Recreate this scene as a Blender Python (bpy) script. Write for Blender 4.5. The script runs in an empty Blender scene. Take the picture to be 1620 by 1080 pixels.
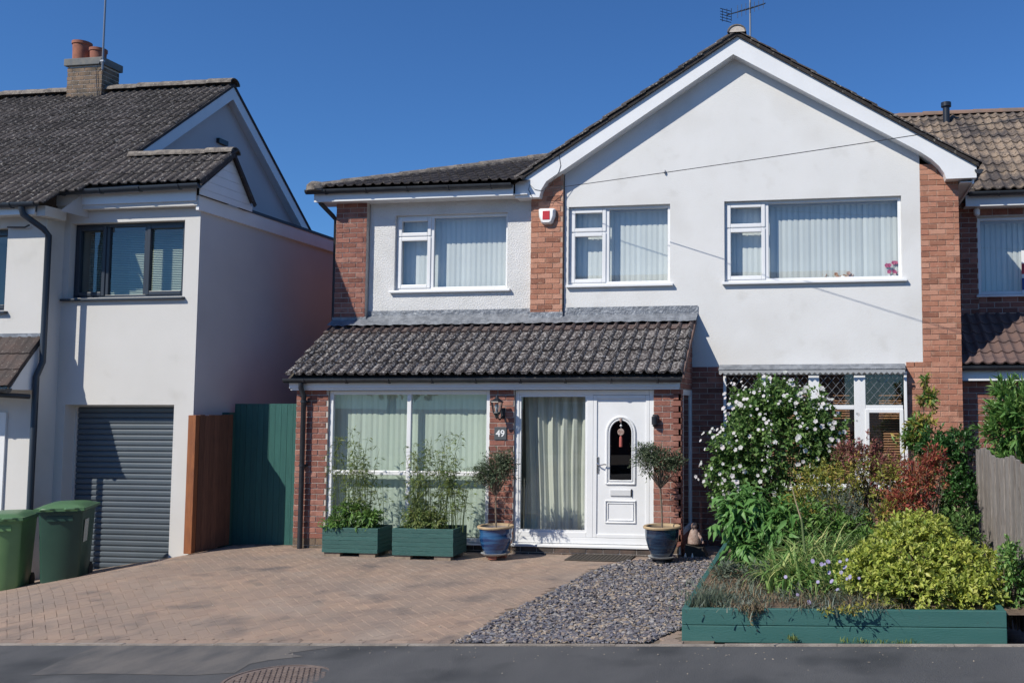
import bpy, math, random
import numpy as np
from mathutils import Matrix, Vector
random.seed(7); RNG = np.random.default_rng(7)
R = math.radians
S = bpy.context.scene
COL = S.collection

# ------------------------------------------------------------------ camera
F, CX, CY, EYE = 1450.0, 1079.0, 540.0, 1.97      # focal length and optical centre in photograph pixels (1620 wide)
YAW, PITCH = math.atan(221 / F), math.atan(100 / F)
cd = bpy.data.cameras.new('camera'); cam = bpy.data.objects.new('camera', cd); COL.objects.link(cam)
cd.sensor_width = 36; cd.lens = 36 * F / 1620; cd.shift_x = -(CX - 810) / 1620; cd.clip_end = 2000; cd.clip_start = 0.1
cam.location = (0, 0, EYE); cam.rotation_euler = (math.pi / 2 + PITCH, 0, YAW)
S.camera = cam
# ------------------------------------------------------------------ light
SUN = Vector((0.85, 1.0, -1.13)).normalized()      # direction the sunlight travels
elev = math.asin(-SUN.z); azim = math.atan2(-SUN.x, -SUN.y)
w = bpy.data.worlds.new('World'); S.world = w; w.use_nodes = True
nt = w.node_tree; nt.nodes.clear()
sky = nt.nodes.new('ShaderNodeTexSky'); sky.sky_type = 'NISHITA'; sky.sun_disc = False
sky.sun_elevation = elev; sky.sun_rotation = azim; sky.altitude = 300; sky.air_density = 1.0; sky.dust_density = 0.1; sky.ozone_density = 3.2
bg = nt.nodes.new('ShaderNodeBackground'); bg.inputs['Strength'].default_value = 0.055
ow = nt.nodes.new('ShaderNodeOutputWorld')
grade = nt.nodes.new('ShaderNodeMix'); grade.data_type = 'RGBA'; grade.blend_type = 'MULTIPLY'; grade.inputs[0].default_value = 1
grade.inputs[7].default_value = (.82, 1.44, 2.16, 1)      # the clear deep blue of a dry summer sky
nt.links.new(sky.outputs[0], grade.inputs[6]); nt.links.new(grade.outputs[2], bg.inputs[0]); nt.links.new(bg.outputs[0], ow.inputs[0])
sl = bpy.data.lights.new('sun', 'SUN'); sl.energy = 5.0; sl.angle = R(0.55); sl.color = (1, 0.94, 0.83)
so = bpy.data.objects.new('sun', sl); COL.objects.link(so)
so.rotation_euler = SUN.to_track_quat('-Z', 'Y').to_euler()
S.view_settings.view_transform = 'Standard'; S.view_settings.look = 'None'
S.view_settings.gamma = 1; S.view_settings.use_curve_mapping = False; S.view_settings.exposure = 0.0
S.cycles.max_bounces = 8; S.cycles.transparent_max_bounces = 12

# ------------------------------------------------------------------ picking real positions from the photograph
_r = np.array([math.cos(YAW), math.sin(YAW), 0]); _f = np.array([-math.sin(YAW) * math.cos(PITCH), math.cos(YAW) * math.cos(PITCH), math.sin(PITCH)])
_u = np.cross(_r, _f)
def at(px, py, Y):
    """the point of the plane y = Y that the photograph shows at pixel (px, py)"""
    d = _f + _r * ((px - CX) / F) - _u * ((py - CY) / F)
    p = np.array([0, 0, EYE]) + d * (Y / d[1])
    return float(p[0]), float(p[1]), float(p[2])
def ax(px, py, Y): return at(px, py, Y)[0]
def az(px, py, Y): return at(px, py, Y)[2]

def smooth(a, b, t):
    t = min(1, max(0, (t - a) / (b - a))); return t * t * (3 - 2 * t)
def street_z(x):
    x = min(6, max(-13, x)); return 0.021 + 0.0375 * (x + 1.147)
def ground_z(x, y):
    zs = street_z(x)
    if y <= 7.56: return zs
    zh = 0.0 if x > -8.0 else -0.17 * (-8.2 - max(x, -12.5)) if x < -8.6 else -0.068 * ((-8.0 - x) / 0.6) ** 2
    t = min(1, (y - 7.56) / 3.2); t = t * (2 - t)
    return zs + (zh - zs) * t

# ------------------------------------------------------------------ materials
MATS = {}
def N(t, kind, **kw):
    n = t.nodes.new(kind)
    for k, v in kw.items():
        if k in n.inputs: n.inputs[k].default_value = v
        else: setattr(n, k, v)
    return n
def mix(t, fac, a, b, mode='MIX'):
    m = t.nodes.new('ShaderNodeMix'); m.data_type = 'RGBA'; m.blend_type = mode
    for s, v in ((m.inputs[0], fac), (m.inputs[6], a), (m.inputs[7], b)):
        if hasattr(v, 'links'): t.links.new(v, s)
        elif isinstance(v, tuple): s.default_value = (*v[:3], 1)
        else: s.default_value = v
    return m.outputs[2]
def ramp(t, src, a, b):
    m = t.nodes.new('ShaderNodeMapRange'); m.inputs[1].default_value = a; m.inputs[2].default_value = b
    t.links.new(src, m.inputs[0]); return m.outputs[0]
def rnd(t):
    """a number that differs from piece to piece, whether pieces are objects or islands of one mesh"""
    g = t.nodes.new('ShaderNodeNewGeometry'); o = t.nodes.new('ShaderNodeObjectInfo')
    a = t.nodes.new('ShaderNodeMath'); a.operation = 'ADD'
    t.links.new(g.outputs['Random Per Island'], a.inputs[0]); t.links.new(o.outputs['Random'], a.inputs[1])
    f = t.nodes.new('ShaderNodeMath'); f.operation = 'FRACT'; t.links.new(a.outputs[0], f.inputs[0]); return f.outputs[0]
def noise(t, scale, detail=3, rough=.55, stretch=None, dist=0):
    g = t.nodes.new('ShaderNodeNewGeometry'); src = g.outputs['Position']
    if stretch:
        v = t.nodes.new('ShaderNodeVectorMath'); v.operation = 'MULTIPLY'; v.inputs[1].default_value = stretch
        t.links.new(src, v.inputs[0]); src = v.outputs[0]
    n = N(t, 'ShaderNodeTexNoise', Scale=scale, Detail=detail, Roughness=rough, Distortion=dist)
    t.links.new(src, n.inputs['Vector']); return n.outputs['Fac']
def mat(name, c, c2=None, rough=.6, var=0.0, scale=6, detail=4, span=(.35, .65), stretch=None, bump=0, bscale=60, metal=0,
        spec=.5, cols=None, specks=None, specks2=None, coat=0, bstretch=None, bdetail=4):
    if name in MATS: return MATS[name]
    m = bpy.data.materials.new(name); m.use_nodes = True; t = m.node_tree; b = t.nodes['Principled BSDF']
    if cols:                                       # several kinds of piece
        cr = t.nodes.new('ShaderNodeValToRGB'); cr.color_ramp.interpolation = 'LINEAR'
        e = cr.color_ramp.elements
        while len(e) < len(cols): e.new(0.5)
        for i, cc in enumerate(cols): e[i].position = i / (len(cols) - 1); e[i].color = (*cc, 1)
        t.links.new(rnd(t), cr.inputs[0]); col = cr.outputs[0]
        if c2: col = mix(t, ramp(t, noise(t, scale, detail, stretch=stretch), *span), col, c2)
    elif c2: col = mix(t, ramp(t, noise(t, scale, detail, stretch=stretch), *span), c, c2)
    else: col = c
    if var:
        v = t.nodes.new('ShaderNodeMapRange'); v.inputs[3].default_value = 1 - var; v.inputs[4].default_value = 1 + var
        t.links.new(rnd(t), v.inputs[0])
        h = t.nodes.new('ShaderNodeHueSaturation')
        if isinstance(col, tuple): h.inputs['Color'].default_value = (*col, 1)
        else: t.links.new(col, h.inputs['Color'])
        t.links.new(v.outputs[0], h.inputs['Value']); col = h.outputs[0]
    for sp in (specks, specks2):
        if sp:                                     # (colour, scale, from, to)
            col = mix(t, ramp(t, noise(t, sp[1], 2.5, .6), sp[2], sp[3]), col, sp[0])
    if isinstance(col, tuple): b.inputs['Base Color'].default_value = (*col, 1)
    else: t.links.new(col, b.inputs['Base Color'])
    b.inputs['Roughness'].default_value = rough; b.inputs['Metallic'].default_value = metal
    b.inputs['Specular IOR Level'].default_value = spec
    if coat: b.inputs['Coat Weight'].default_value = coat; b.inputs['Coat Roughness'].default_value = .08
    if bump:
        bp = N(t, 'ShaderNodeBump', Strength=min(1, bump)); bp.inputs['Distance'].default_value = .01 * max(1, bump)
        t.links.new(noise(t, bscale, bdetail, stretch=bstretch), bp.inputs['Height']); t.links.new(bp.outputs[0], b.inputs['Normal'])
    MATS[name] = m; return m
def leafmat(name, cols, rough=.5, trans=.3):
    m = bpy.data.materials.new(name); m.use_nodes = True; t = m.node_tree; b = t.nodes['Principled BSDF']
    cr = t.nodes.new('ShaderNodeValToRGB'); e = cr.color_ramp.elements
    while len(e) < len(cols): e.new(0.5)
    for i, cc in enumerate(cols): e[i].position = i / (len(cols) - 1); e[i].color = (*cc, 1)
    t.links.new(rnd(t), cr.inputs[0])
    col = mix(t, ramp(t, noise(t, 5, 2), .4, .65), cr.outputs[0], mix(t, 1.0, cr.outputs[0], (.72, .8, .75), 'MULTIPLY'))
    t.links.new(col, b.inputs['Base Color']); b.inputs['Roughness'].default_value = rough
    b.inputs['Specular IOR Level'].default_value = .35
    tr = t.nodes.new('ShaderNodeBsdfTranslucent'); t.links.new(col, tr.inputs[0])
    ms = N(t, 'ShaderNodeMixShader'); ms.inputs[0].default_value = trans
    t.links.new(b.outputs[0], ms.inputs[1]); t.links.new(tr.outputs[0], ms.inputs[2])
    t.links.new(ms.outputs[0], t.nodes['Material Output'].inputs[0])
    return m
def glassmat(name, tint=(.93, .96, .95), boost=1.0):
    m = bpy.data.materials.new(name); m.use_nodes = True; t = m.node_tree; t.nodes.remove(t.nodes['Principled BSDF'])
    tr = t.nodes.new('ShaderNodeBsdfTransparent'); tr.inputs[0].default_value = (*tint, 1)
    gl = t.nodes.new('ShaderNodeBsdfGlossy'); gl.inputs['Roughness'].default_value = .01
    fr = t.nodes.new('ShaderNodeLayerWeight'); fr.inputs[0].default_value = .5
    pw = N(t, 'ShaderNodeMath', operation='POWER'); pw.inputs[1].default_value = 4; sc_ = N(t, 'ShaderNodeMath', operation='MULTIPLY_ADD'); sc_.inputs[1].default_value = .8; sc_.inputs[2].default_value = .055
    mu = N(t, 'ShaderNodeMath', operation='MULTIPLY'); mu.inputs[1].default_value = 1.9 * boost; mu.use_clamp = True
    bp = N(t, 'ShaderNodeBump', Strength=.03); bp.inputs['Distance'].default_value = .01
    t.links.new(noise(t, 1.5, 1), bp.inputs['Height']); t.links.new(bp.outputs[0], gl.inputs['Normal'])
    ms = t.nodes.new('ShaderNodeMixShader')
    t.links.new(fr.outputs['Facing'], pw.inputs[0]); t.links.new(pw.outputs[0], sc_.inputs[0]); t.links.new(sc_.outputs[0], mu.inputs[0]); t.links.new(mu.outputs[0], ms.inputs[0]); t.links.new(tr.outputs[0], ms.inputs[1]); t.links.new(gl.outputs[0], ms.inputs[2])
    t.links.new(ms.outputs[0], t.nodes['Material Output'].inputs[0]); return m

RENDER = mat('white_masonry_paint', (.70, .70, .695), (.655, .655, .645), .85, scale=1.6, span=(.35, .75), bump=.35, bscale=60, bdetail=6,
             specks=((.58, .57, .55), 3.2, .60, .9), specks2=((.60, .59, .57), .9, .5, .75))
ROUGHCAST = mat('white_roughcast', (.72, .72, .72), (.64, .64, .63), .9, scale=2.5, bump=1.6, bscale=60, bdetail=6)
RENDER_S = mat('shade_darkened_side_render', (.58, .565, .57), (.50, .485, .49), .9, scale=.8, span=(.3, .8), bump=.5, bscale=110)  # darker copy of the house render, the side wall's shade put into its colour
RENDER_L = mat('cream_render', (.63, .62, .60), (.575, .565, .54), .88, scale=1.1, span=(.3, .8), bump=.5, bscale=110, specks=((.50, .49, .46), 2.2, .62, .95))
UPVC = mat('white_upvc', (.77, .78, .79), (.73, .74, .75), .32, scale=3)
ANTH = mat('anthracite_frame', (.028, .036, .05), None, .38)
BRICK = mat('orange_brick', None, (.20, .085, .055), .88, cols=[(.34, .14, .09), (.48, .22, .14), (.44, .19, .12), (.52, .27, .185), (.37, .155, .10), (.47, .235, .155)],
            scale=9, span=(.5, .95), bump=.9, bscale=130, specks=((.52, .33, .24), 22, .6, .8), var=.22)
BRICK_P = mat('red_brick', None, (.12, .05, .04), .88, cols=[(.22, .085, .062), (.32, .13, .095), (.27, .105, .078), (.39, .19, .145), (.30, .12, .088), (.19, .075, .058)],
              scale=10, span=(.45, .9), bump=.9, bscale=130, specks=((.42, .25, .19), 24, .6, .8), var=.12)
BRICK_C = mat('buff_brick', None, (.10, .08, .06), .9, cols=[(.24, .16, .105), (.30, .20, .13), (.17, .12, .085), (.26, .19, .13)],
              scale=7, bump=.8, bscale=90, var=.1)
BRICK_G = mat('dark_plinth_brick', None, (.06, .05, .045), .9, cols=[(.10, .075, .06), (.15, .10, .08), (.085, .07, .06)], scale=7, bump=.6, bscale=90)
MORTAR = mat('pale_mortar', (.60, .54, .48), (.50, .44, .39), .95, scale=18, bump=.8, bscale=160)
MORTAR_O = mat('sandy_mortar', (.55, .38, .28), (.44, .29, .21), .95, scale=18, bump=.8, bscale=160)
TILE = mat('weathered_concrete_tile', (.05, .042, .043), (.08, .068, .067), .92, var=.25, scale=5, bump=1.2, bscale=90,
           specks=((.40, .385, .375), 30, .51, .64), specks2=((.035, .03, .03), 17, .60, .76))
TILE_TOP = mat('brown_concrete_tile', (.085, .055, .05), (.11, .085, .08), .92, var=.2, scale=5, bump=1, bscale=90, specks=((.22, .20, .19), 40, .56, .66))
TILE_D = mat('dark_concrete_tile', (.035, .03, .031), (.06, .05, .047), .92, var=.3, scale=4, bump=1.2, bscale=80, specks=((.26, .24, .2), 26, .62, .72), specks2=((.10, .085, .05), 9, .62, .8))
TILE_L = mat('grey_brown_tile', (.045, .039, .038), (.075, .064, .06), .92, var=.35, scale=4, bump=1.2, bscale=80, specks=((.33, .31, .285), 26, .57, .70), specks2=((.045, .04, .036), 1.6, .60, .78))
TILE_N = mat('buff_pantile', (.25, .19, .14), (.07, .058, .055), .9, var=.22, scale=2.2, detail=5, span=(.45, .62), bump=1, bscale=90, specks=((.035, .03, .03), 25, .54, .66), specks2=((.42, .37, .30), 38, .62, .75))
TILE_R = mat('red_brown_tile', (.16, .10, .085), (.11, .075, .07), .9, var=.15, scale=5, bump=.8, bscale=90)
TILE_B = mat('dark_brown_tile', (.075, .052, .045), (.055, .045, .042), .92, var=.2, scale=5, bump=.8, bscale=90, specks=((.2, .18, .16), 30, .62, .72))
RIDGE = mat('lichen_ridge_tile', (.24, .21, .18), (.12, .105, .095), .95, var=.12, scale=11, span=(.4, .6), bump=1.2, bscale=70, specks=((.42, .37, .30), 24, .6, .72))
LEAD = mat('lead_flashing', (.17, .185, .21), (.27, .29, .32), .5, scale=9, span=(.4, .62), bump=1.6, bscale=22, metal=.35)
BLACK = mat('black_plastic', (.018, .021, .027), None, .35)
BLACKM = mat('black_gutter', (.022, .026, .033), (.035, .04, .047), .42, scale=9)
GREENW = mat('green_wood_stain', (.022, .088, .080), (.028, .105, .093), .62, var=.10, scale=3, stretch=(2, 2, 9), bump=.7, bscale=30, bstretch=(1, 1, 8))
GREENG = mat('green_gate_stain', (.025, .115, .10), (.020, .095, .085), .6, var=.08, scale=4, stretch=(9, 9, 1), bump=.6, bscale=30, bstretch=(8, 8, 1))
GREENB = mat('green_sleeper_stain', (.030, .115, .105), (.038, .125, .115), .6, var=.03, scale=2.4, stretch=(1, 1, 7), bump=.3, bscale=24, bstretch=(1, 1, 9), specks=((.05, .09, .08), 14, .66, .8))
ORANGEW = mat('sunlit_brown_fence_stain', (.30, .105, .035), (.22, .075, .028), .7, var=.1, scale=5, stretch=(8, 8, 1), bump=.7, bscale=30, bstretch=(8, 8, 1))  # brown fence stain with the sunlight on the post put into its colour
GREYW = mat('silvered_timber', (.33, .30, .275), (.18, .155, .14), .9, var=.16, scale=7, span=(.35, .7), stretch=(10, 10, .7), bump=1.2, bscale=26, bstretch=(10, 10, .6), specks=((.05, .04, .035), 9, .70, .76))
PALLET = mat('raw_batten', (.30, .23, .17), (.18, .14, .11), .9, scale=14)
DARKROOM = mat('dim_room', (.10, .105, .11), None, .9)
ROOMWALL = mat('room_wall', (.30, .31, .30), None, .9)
BLIND = mat('pale_blind', (.74, .755, .745), (.70, .715, .71), .7, var=.07, scale=2)
BLIND_G = mat('green_blind', (.56, .64, .55), (.52, .60, .52), .7, var=.07, scale=2)
CURTAIN = mat('cream_curtain', (.60, .61, .54), (.54, .56, .50), .8, scale=3)
WOODBLIND = mat('wood_blind', (.40, .21, .12), (.30, .15, .08), .6, scale=8, stretch=(1, 1, 5))
GLASS = glassmat('window_glass')
GLASS_D = glassmat('door_glass', (.10, .12, .16), .9)
EARTH = mat('dry_soil', (.11, .078, .055), (.19, .14, .10), .95, scale=9, bump=2, bscale=30, bdetail=8)
EARTH_N = mat('neighbour_ground', (.13, .10, .085), (.09, .075, .06), .95, scale=5, bump=1, bscale=40)
TARMAC = mat('tarmac', (.085, .087, .093), (.135, .135, .138), .85, scale=1.4, detail=8, span=(.35, .75), stretch=(1, .5, 1), bump=1.4, bscale=190, specks=((.16, .155, .15), 120, .66, .76), specks2=((.032, .036, .042), 1.1, .52, .75))
TARMAC_P = mat('worn_tarmac', (.185, .17, .158), (.095, .096, .10), .88, scale=2.2, detail=7, span=(.42, .70), stretch=(1.6, .7, 1), bump=1.4, bscale=190, specks=((.22, .21, .20), 110, .62, .76))
KERB = mat('concrete_edging', (.34, .30, .26), (.22, .19, .165), .92, scale=6, bump=1, bscale=90, var=.12)
PAVER = mat('clay_paver', None, (.27, .215, .18), .9, cols=[(.38, .27, .20), (.41, .29, .215), (.35, .245, .185), (.40, .28, .21), (.33, .245, .185)],
            scale=1.3, detail=6, span=(.35, .75), bump=1.2, bscale=120, specks=((.37, .29, .235), 1.1, .54, .75), specks2=((.17, .14, .125), 1.9, .54, .75))
SAND = mat('jointing_sand', (.13, .10, .078), (.19, .15, .115), .95, scale=14)
SLATE = mat('slate_chip', None, None, .75, cols=[(.07, .07, .09), (.14, .14, .165), (.09, .088, .115), (.20, .20, .22), (.06, .058, .07), (.15, .13, .14), (.38, .30, .22), (.12, .115, .15), (.34, .32, .30), (.28, .215, .15), (.10, .10, .12)])
GRIT = mat('slate_bed', (.05, .048, .055), (.10, .09, .09), .95, scale=60)
TERRA = mat('terracotta_pot', (.34, .13, .08), (.24, .09, .06), .85, scale=12)
BARK = mat('bark', (.13, .095, .07), (.20, .16, .12), .9, scale=30)
STEM = mat('green_stem', (.10, .14, .05), None, .7)
CANE = mat('dead_cane', (.30, .24, .15), None, .8)
BLUEG = mat('blue_glaze', (.010, .035, .12), (.03, .11, .25), .12, scale=5, stretch=(.6, .6, 6), span=(.4, .6), coat=.5, spec=.6)
NAVYG = mat('navy_glaze', (.008, .018, .045), (.025, .055, .10), .12, scale=5, stretch=(.6, .6, 6), span=(.42, .62), coat=.5, spec=.6)
RIMC = mat('bare_clay_rim', (.46, .34, .20), (.34, .24, .14), .8, scale=14)
SAUCER = mat('grey_saucer', (.36, .37, .37), None, .5)
BING = mat('green_bin_plastic', (.12, .25, .10), (.15, .29, .12), .45, scale=2.5)
BINL = mat('green_lid_plastic', (.085, .18, .085), None, .38)
BIND = mat('dark_green_bin_plastic', (.018, .058, .042), (.024, .07, .05), .45, scale=2.5)
RUBBER = mat('rubber', (.02, .02, .02), None, .8)
CHROME = mat('chrome', (.6, .6, .6), None, .2, metal=1)
RED = mat('red_plastic', (.50, .02, .03), None, .4)
BLUE = mat('blue_plastic', (.02, .05, .22), None, .4)
SLATEP = mat('slate_plaque', (.07, .08, .09), None, .6)
WHITE = mat('white_paint', (.80, .80, .80), None, .5)
GALV = mat('galvanised_metal', (.30, .31, .33), None, .45, metal=.6)
IRON = mat('rusty_iron', (.14, .105, .092), (.20, .155, .135), .8, scale=12, bump=.6)
STONE = mat('pink_stone', (.26, .16, .13), (.40, .32, .28), .9, scale=20, bump=1)

# ------------------------------------------------------------------ geometry helpers
ORG = {}
class G:
    def __init__(s): s.v = []; s.f = []
    def add(s, v, f):
        n = len(s.v); s.v += [tuple(p) for p in v]; s.f += [tuple(i + n for i in q) for q in f]; return s
    def box(s, x0, x1, y0, y1, z0, z1, M=None):
        v = [(x, y, z) for z in (z0, z1) for y in (y0, y1) for x in (x0, x1)]
        if M is not None: v = [tuple(M @ Vector(p)) for p in v]
        return s.add(v, [(0, 2, 3, 1), (4, 5, 7, 6), (0, 1, 5, 4), (2, 6, 7, 3), (0, 4, 6, 2), (1, 3, 7, 5)])
    def prism(s, poly, a, b, axis='y'):
        """poly: 2-D outline (x,z) swept along y, or (y,z) along x, or (x,y) along z; counter-clockwise seen from the front"""
        def P(p, t): return (p[0], t, p[1]) if axis == 'y' else (t, p[0], p[1]) if axis == 'x' else (p[0], p[1], t)
        n = len(poly); v = [P(p, a) for p in poly] + [P(p, b) for p in poly]
        f = [tuple(range(n)), tuple(range(2 * n - 1, n - 1, -1))] + [(i, i + n, (i + 1) % n + n, (i + 1) % n) for i in range(n)]
        return s.add(v, f)
    def tube(s, pts, rad, n=8, caps=True):
        pts = [Vector(p) for p in pts]; k = len(pts)
        rad = rad if isinstance(rad, (list, tuple)) else [rad] * k
        v = []; prev = None
        for i, p in enumerate(pts):
            d = (pts[min(i + 1, k - 1)] - pts[max(i - 1, 0)]).normalized()
            a = d.orthogonal().normalized() if prev is None else (prev - d * prev.dot(d)).normalized()
            prev = a; b = d.cross(a)
            for j in range(n):
                t = 2 * math.pi * j / n; v.append(p + (a * math.cos(t) + b * math.sin(t)) * rad[i])
        f = [(i * n + j, i * n + (j + 1) % n, (i + 1) * n + (j + 1) % n, (i + 1) * n + j) for i in range(k - 1) for j in range(n)]
        if caps: f += [tuple(range(n - 1, -1, -1)), tuple(range((k - 1) * n, k * n))]
        return s.add(v, f)
    def lathe(s, prof, c=(0, 0, 0), n=28):
        v = [(c[0] + r * math.cos(2 * math.pi * j / n), c[1] + r * math.sin(2 * math.pi * j / n), c[2] + z) for r, z in prof for j in range(n)]
        k = len(prof)
        f = [(i * n + j, i * n + (j + 1) % n, (i + 1) * n + (j + 1) % n, (i + 1) * n + j) for i in range(k - 1) for j in range(n)]
        if prof[0][0] > 1e-4: f.append(tuple(range(n - 1, -1, -1)))
        if prof[-1][0] > 1e-4: f.append(tuple(range((k - 1) * n, k * n)))
        return s.add(v, f)
    def grid(s, fn, nu, nv):
        v = [fn(i / nu, j / nv) for j in range(nv + 1) for i in range(nu + 1)]
        return s.add(v, [(j * (nu + 1) + i, j * (nu + 1) + i + 1, (j + 1) * (nu + 1) + i + 1, (j + 1) * (nu + 1) + i) for j in range(nv) for i in range(nu)])
def mesh(name, g, m, smooth=False, off=(0, 0, 0)):
    me = bpy.data.meshes.new(name)
    me.from_pydata([(x - off[0], y - off[1], z - off[2]) for x, y, z in g.v], [], g.f)
    me.materials.append(m)
    if smooth: me.polygons.foreach_set('use_smooth', [True] * len(me.polygons))
    me.update(); return me
def link(o, parent=None, org=None):
    COL.objects.link(o)
    if parent is not None: o.parent = parent
    ORG[o.name] = org if org is not None else (ORG[parent.name] if parent is not None else (0, 0, 0))
    return o
def tag(o, label=None, cat=None, group=None, kind=None):
    for k, v in (('label', label), ('category', cat), ('group', group), ('kind', kind)):
        if v: o[k] = v
    return o
def root(name, loc, label, cat, group=None, rz=0):
    o = bpy.data.objects.new(name, None); o.location = loc; o.rotation_euler = (0, 0, rz); o.empty_display_size = .2
    link(o, None, tuple(loc)); return tag(o, label, cat, group)
def obj(name, g, m, parent=None, smooth=False, bevel=0, label=None, kind=None, local=False):
    """one mesh object; vertices are in world space unless local=True"""
    org = (0, 0, 0) if parent is None or local else ORG[parent.name]
    o = bpy.data.objects.new(name, mesh(name, g, m, smooth, org))
    link(o, parent, (0, 0, 0) if local else org)
    if bevel:
        b = o.modifiers.new('bevel', 'BEVEL'); b.width = bevel; b.segments = 2; b.limit_method = 'ANGLE'; b.angle_limit = R(40)
    if smooth:
        wn = o.modifiers.new('sharp', 'EDGE_SPLIT'); wn.split_angle = R(45)
    return tag(o, label, None, None, kind)
def inst(name, me, M, parent, label=None):
    o = bpy.data.objects.new(name, me); org = Vector(ORG[parent.name])
    o.parent = parent; COL.objects.link(o); ORG[o.name] = tuple(org)
    o.matrix_local = Matrix.Translation(-org) @ M
    if label: o['label'] = label
    return o
def basis(o, x, y, z):
    m = Matrix.Identity(4)
    for i, c in enumerate((x, y, z)):
        for j in range(3): m[j][i] = c[j]
    for j in range(3): m[j][3] = o[j]
    return m

def holed_wall(x0, x1, z0, z1, y, holes, depth, g=None):
    """a wall in the plane y with openings and their reveals"""
    g = g or G()
    xs = sorted({x0, x1, *[h[0] for h in holes], *[h[1] for h in holes]}); zs = sorted({z0, z1, *[h[2] for h in holes], *[h[3] for h in holes]})
    for a, b in zip(xs, xs[1:]):
        for c, d in zip(zs, zs[1:]):
            if any(h[0] - 1e-6 <= a and b <= h[1] + 1e-6 and h[2] - 1e-6 <= c and d <= h[3] + 1e-6 for h in holes): continue
            g.add([(a, y, c), (b, y, c), (b, y, d), (a, y, d)], [(0, 1, 2, 3)])
    for a, b, c, d in holes:
        e = y + depth
        g.add([(a, y, c), (b, y, c), (b, y, d), (a, y, d), (a, e, c), (b, e, c), (b, e, d), (a, e, d)], [(0, 4, 5, 1), (1, 5, 6, 2), (2, 6, 7, 3), (3, 7, 4, 0)])
    return g

# ------------------------------------------------------------------ bricks
class Bricks:
    """collects the bricks of one thing: its 300 most visible become parts, the others one joined part"""
    def __init__(s, thing): s.t = thing; s.l = []; s.n = 0
    def panel(s, o, u, n, width, height, m, mortar, pr=1.0, L=.215, H=.065, J=.010, clip=None, back=.03, backing=True, shift=0):
        o, u, n = Vector(o), Vector(u).normalized(), Vector(n).normalized(); up = Vector((0, 0, 1))
        if backing:
            g = G(); a = basis(o, u, -n, up); 
            g.box(0, width, 0.0, back, 0, height, a) ; obj('mortar', g, mortar, s.t)
        rows = int((height + J) / (H + J)); H2 = (height + J) / max(1, rows) - J
        for r in range(rows):
            z = r * (H2 + J) + J / 2
            x = -(L + J) / 2 if (r + shift) % 2 else 0.0
            if (r + shift) % 2 and width < .4: x = -(L + J) / 2
            while x < width - .02:
                a, b = max(0.0, x + J / 2), min(width, x + L + J / 2)
                if b - a > .03:
                    if clip is None or clip((a + b) / 2, z + H2 / 2, (b - a) / 2):
                        s.l.append((pr * (b - a) * (1 + random.random() * .02), o + u * a + up * z, u, n, round(b - a, 3), round(H2, 4), m))
                x += L + J
        return s
    def flush(s, keep=300):
        s.l.sort(key=lambda q: -q[0]); cache = {}
        for q in s.l[:keep]:
            _, o, u, n, L, H, m = q; k = (L, H, m.name)
            if k not in cache:
                g = G().box(.0, L, -.0075, .006, .0, H); c = .0025
                # softened front edge
                g = G().add([(0, .006, 0), (L, .006, 0), (L, .006, H), (0, .006, H), (0, -.005, 0), (L, -.005, 0), (L, -.005, H), (0, -.005, H),
                             (c, -.0075, c), (L - c, -.0075, c), (L - c, -.0075, H - c), (c, -.0075, H - c)],
                            [(0, 1, 5, 4), (1, 2, 6, 5), (2, 3, 7, 6), (3, 0, 4, 7), (4, 5, 9, 8), (5, 6, 10, 9), (6, 7, 11, 10), (7, 4, 8, 11), (8, 9, 10, 11)])
                cache[k] = mesh('brick', g, m)
            inst('brick', cache[k], basis(o + n * random.uniform(-.0015, .002), u, -n, Vector((0, 0, 1))), s.t)
        rest = {}
        for q in s.l[keep:]:
            _, o, u, n, L, H, m = q
            rest.setdefault(m.name, G()).box(0, L, -.007, .004, 0, H, basis(o + n * random.uniform(-.0015, .002), u, -n, Vector((0, 0, 1))))
        for k, g in rest.items(): obj('brick', g, MATS[k], s.t, kind='stuff')

# ------------------------------------------------------------------ roof tiles
def tile_mesh(name, m, wd=.30, ln=.40, rolls=2, rh=.030, th=.016, kind='roman'):
    pts = []
    per = wd / rolls
    for k in range(rolls):
        if kind == 'roman': loc = [(0, 0), (.50, 0), (.62, .55), (.76, 1), (.90, .55)]
        else: loc = [(0, .55), (.18, 0.08), (.36, 0), (.55, .15), (.72, .8), (.86, 1)]
        for u, h in loc: pts.append(((k + u) * per, h * rh))
    pts.append((wd, loc[0][1] * rh)); n = len(pts)
    lift = th + .004
    v = [(x, 0, z + lift + th) for x, z in pts] + [(x, ln, z + th) for x, z in pts] + [(x, 0, z + lift - .002) for x, z in pts]
    f = [(i, i + 1, n + i + 1, n + i) for i in range(n - 1)] + [(2 * n + i, 2 * n + i + 1, i + 1, i) for i in range(n - 1)]
    v += [(0, ln, -.0), (wd, ln, 0)]; f += [(0, n, 3 * n, 2 * n), (n - 1, 3 * n - 1, 3 * n + 1, 2 * n - 1)]
    g = G().add(v, f); return mesh(name, g, m)
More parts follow.
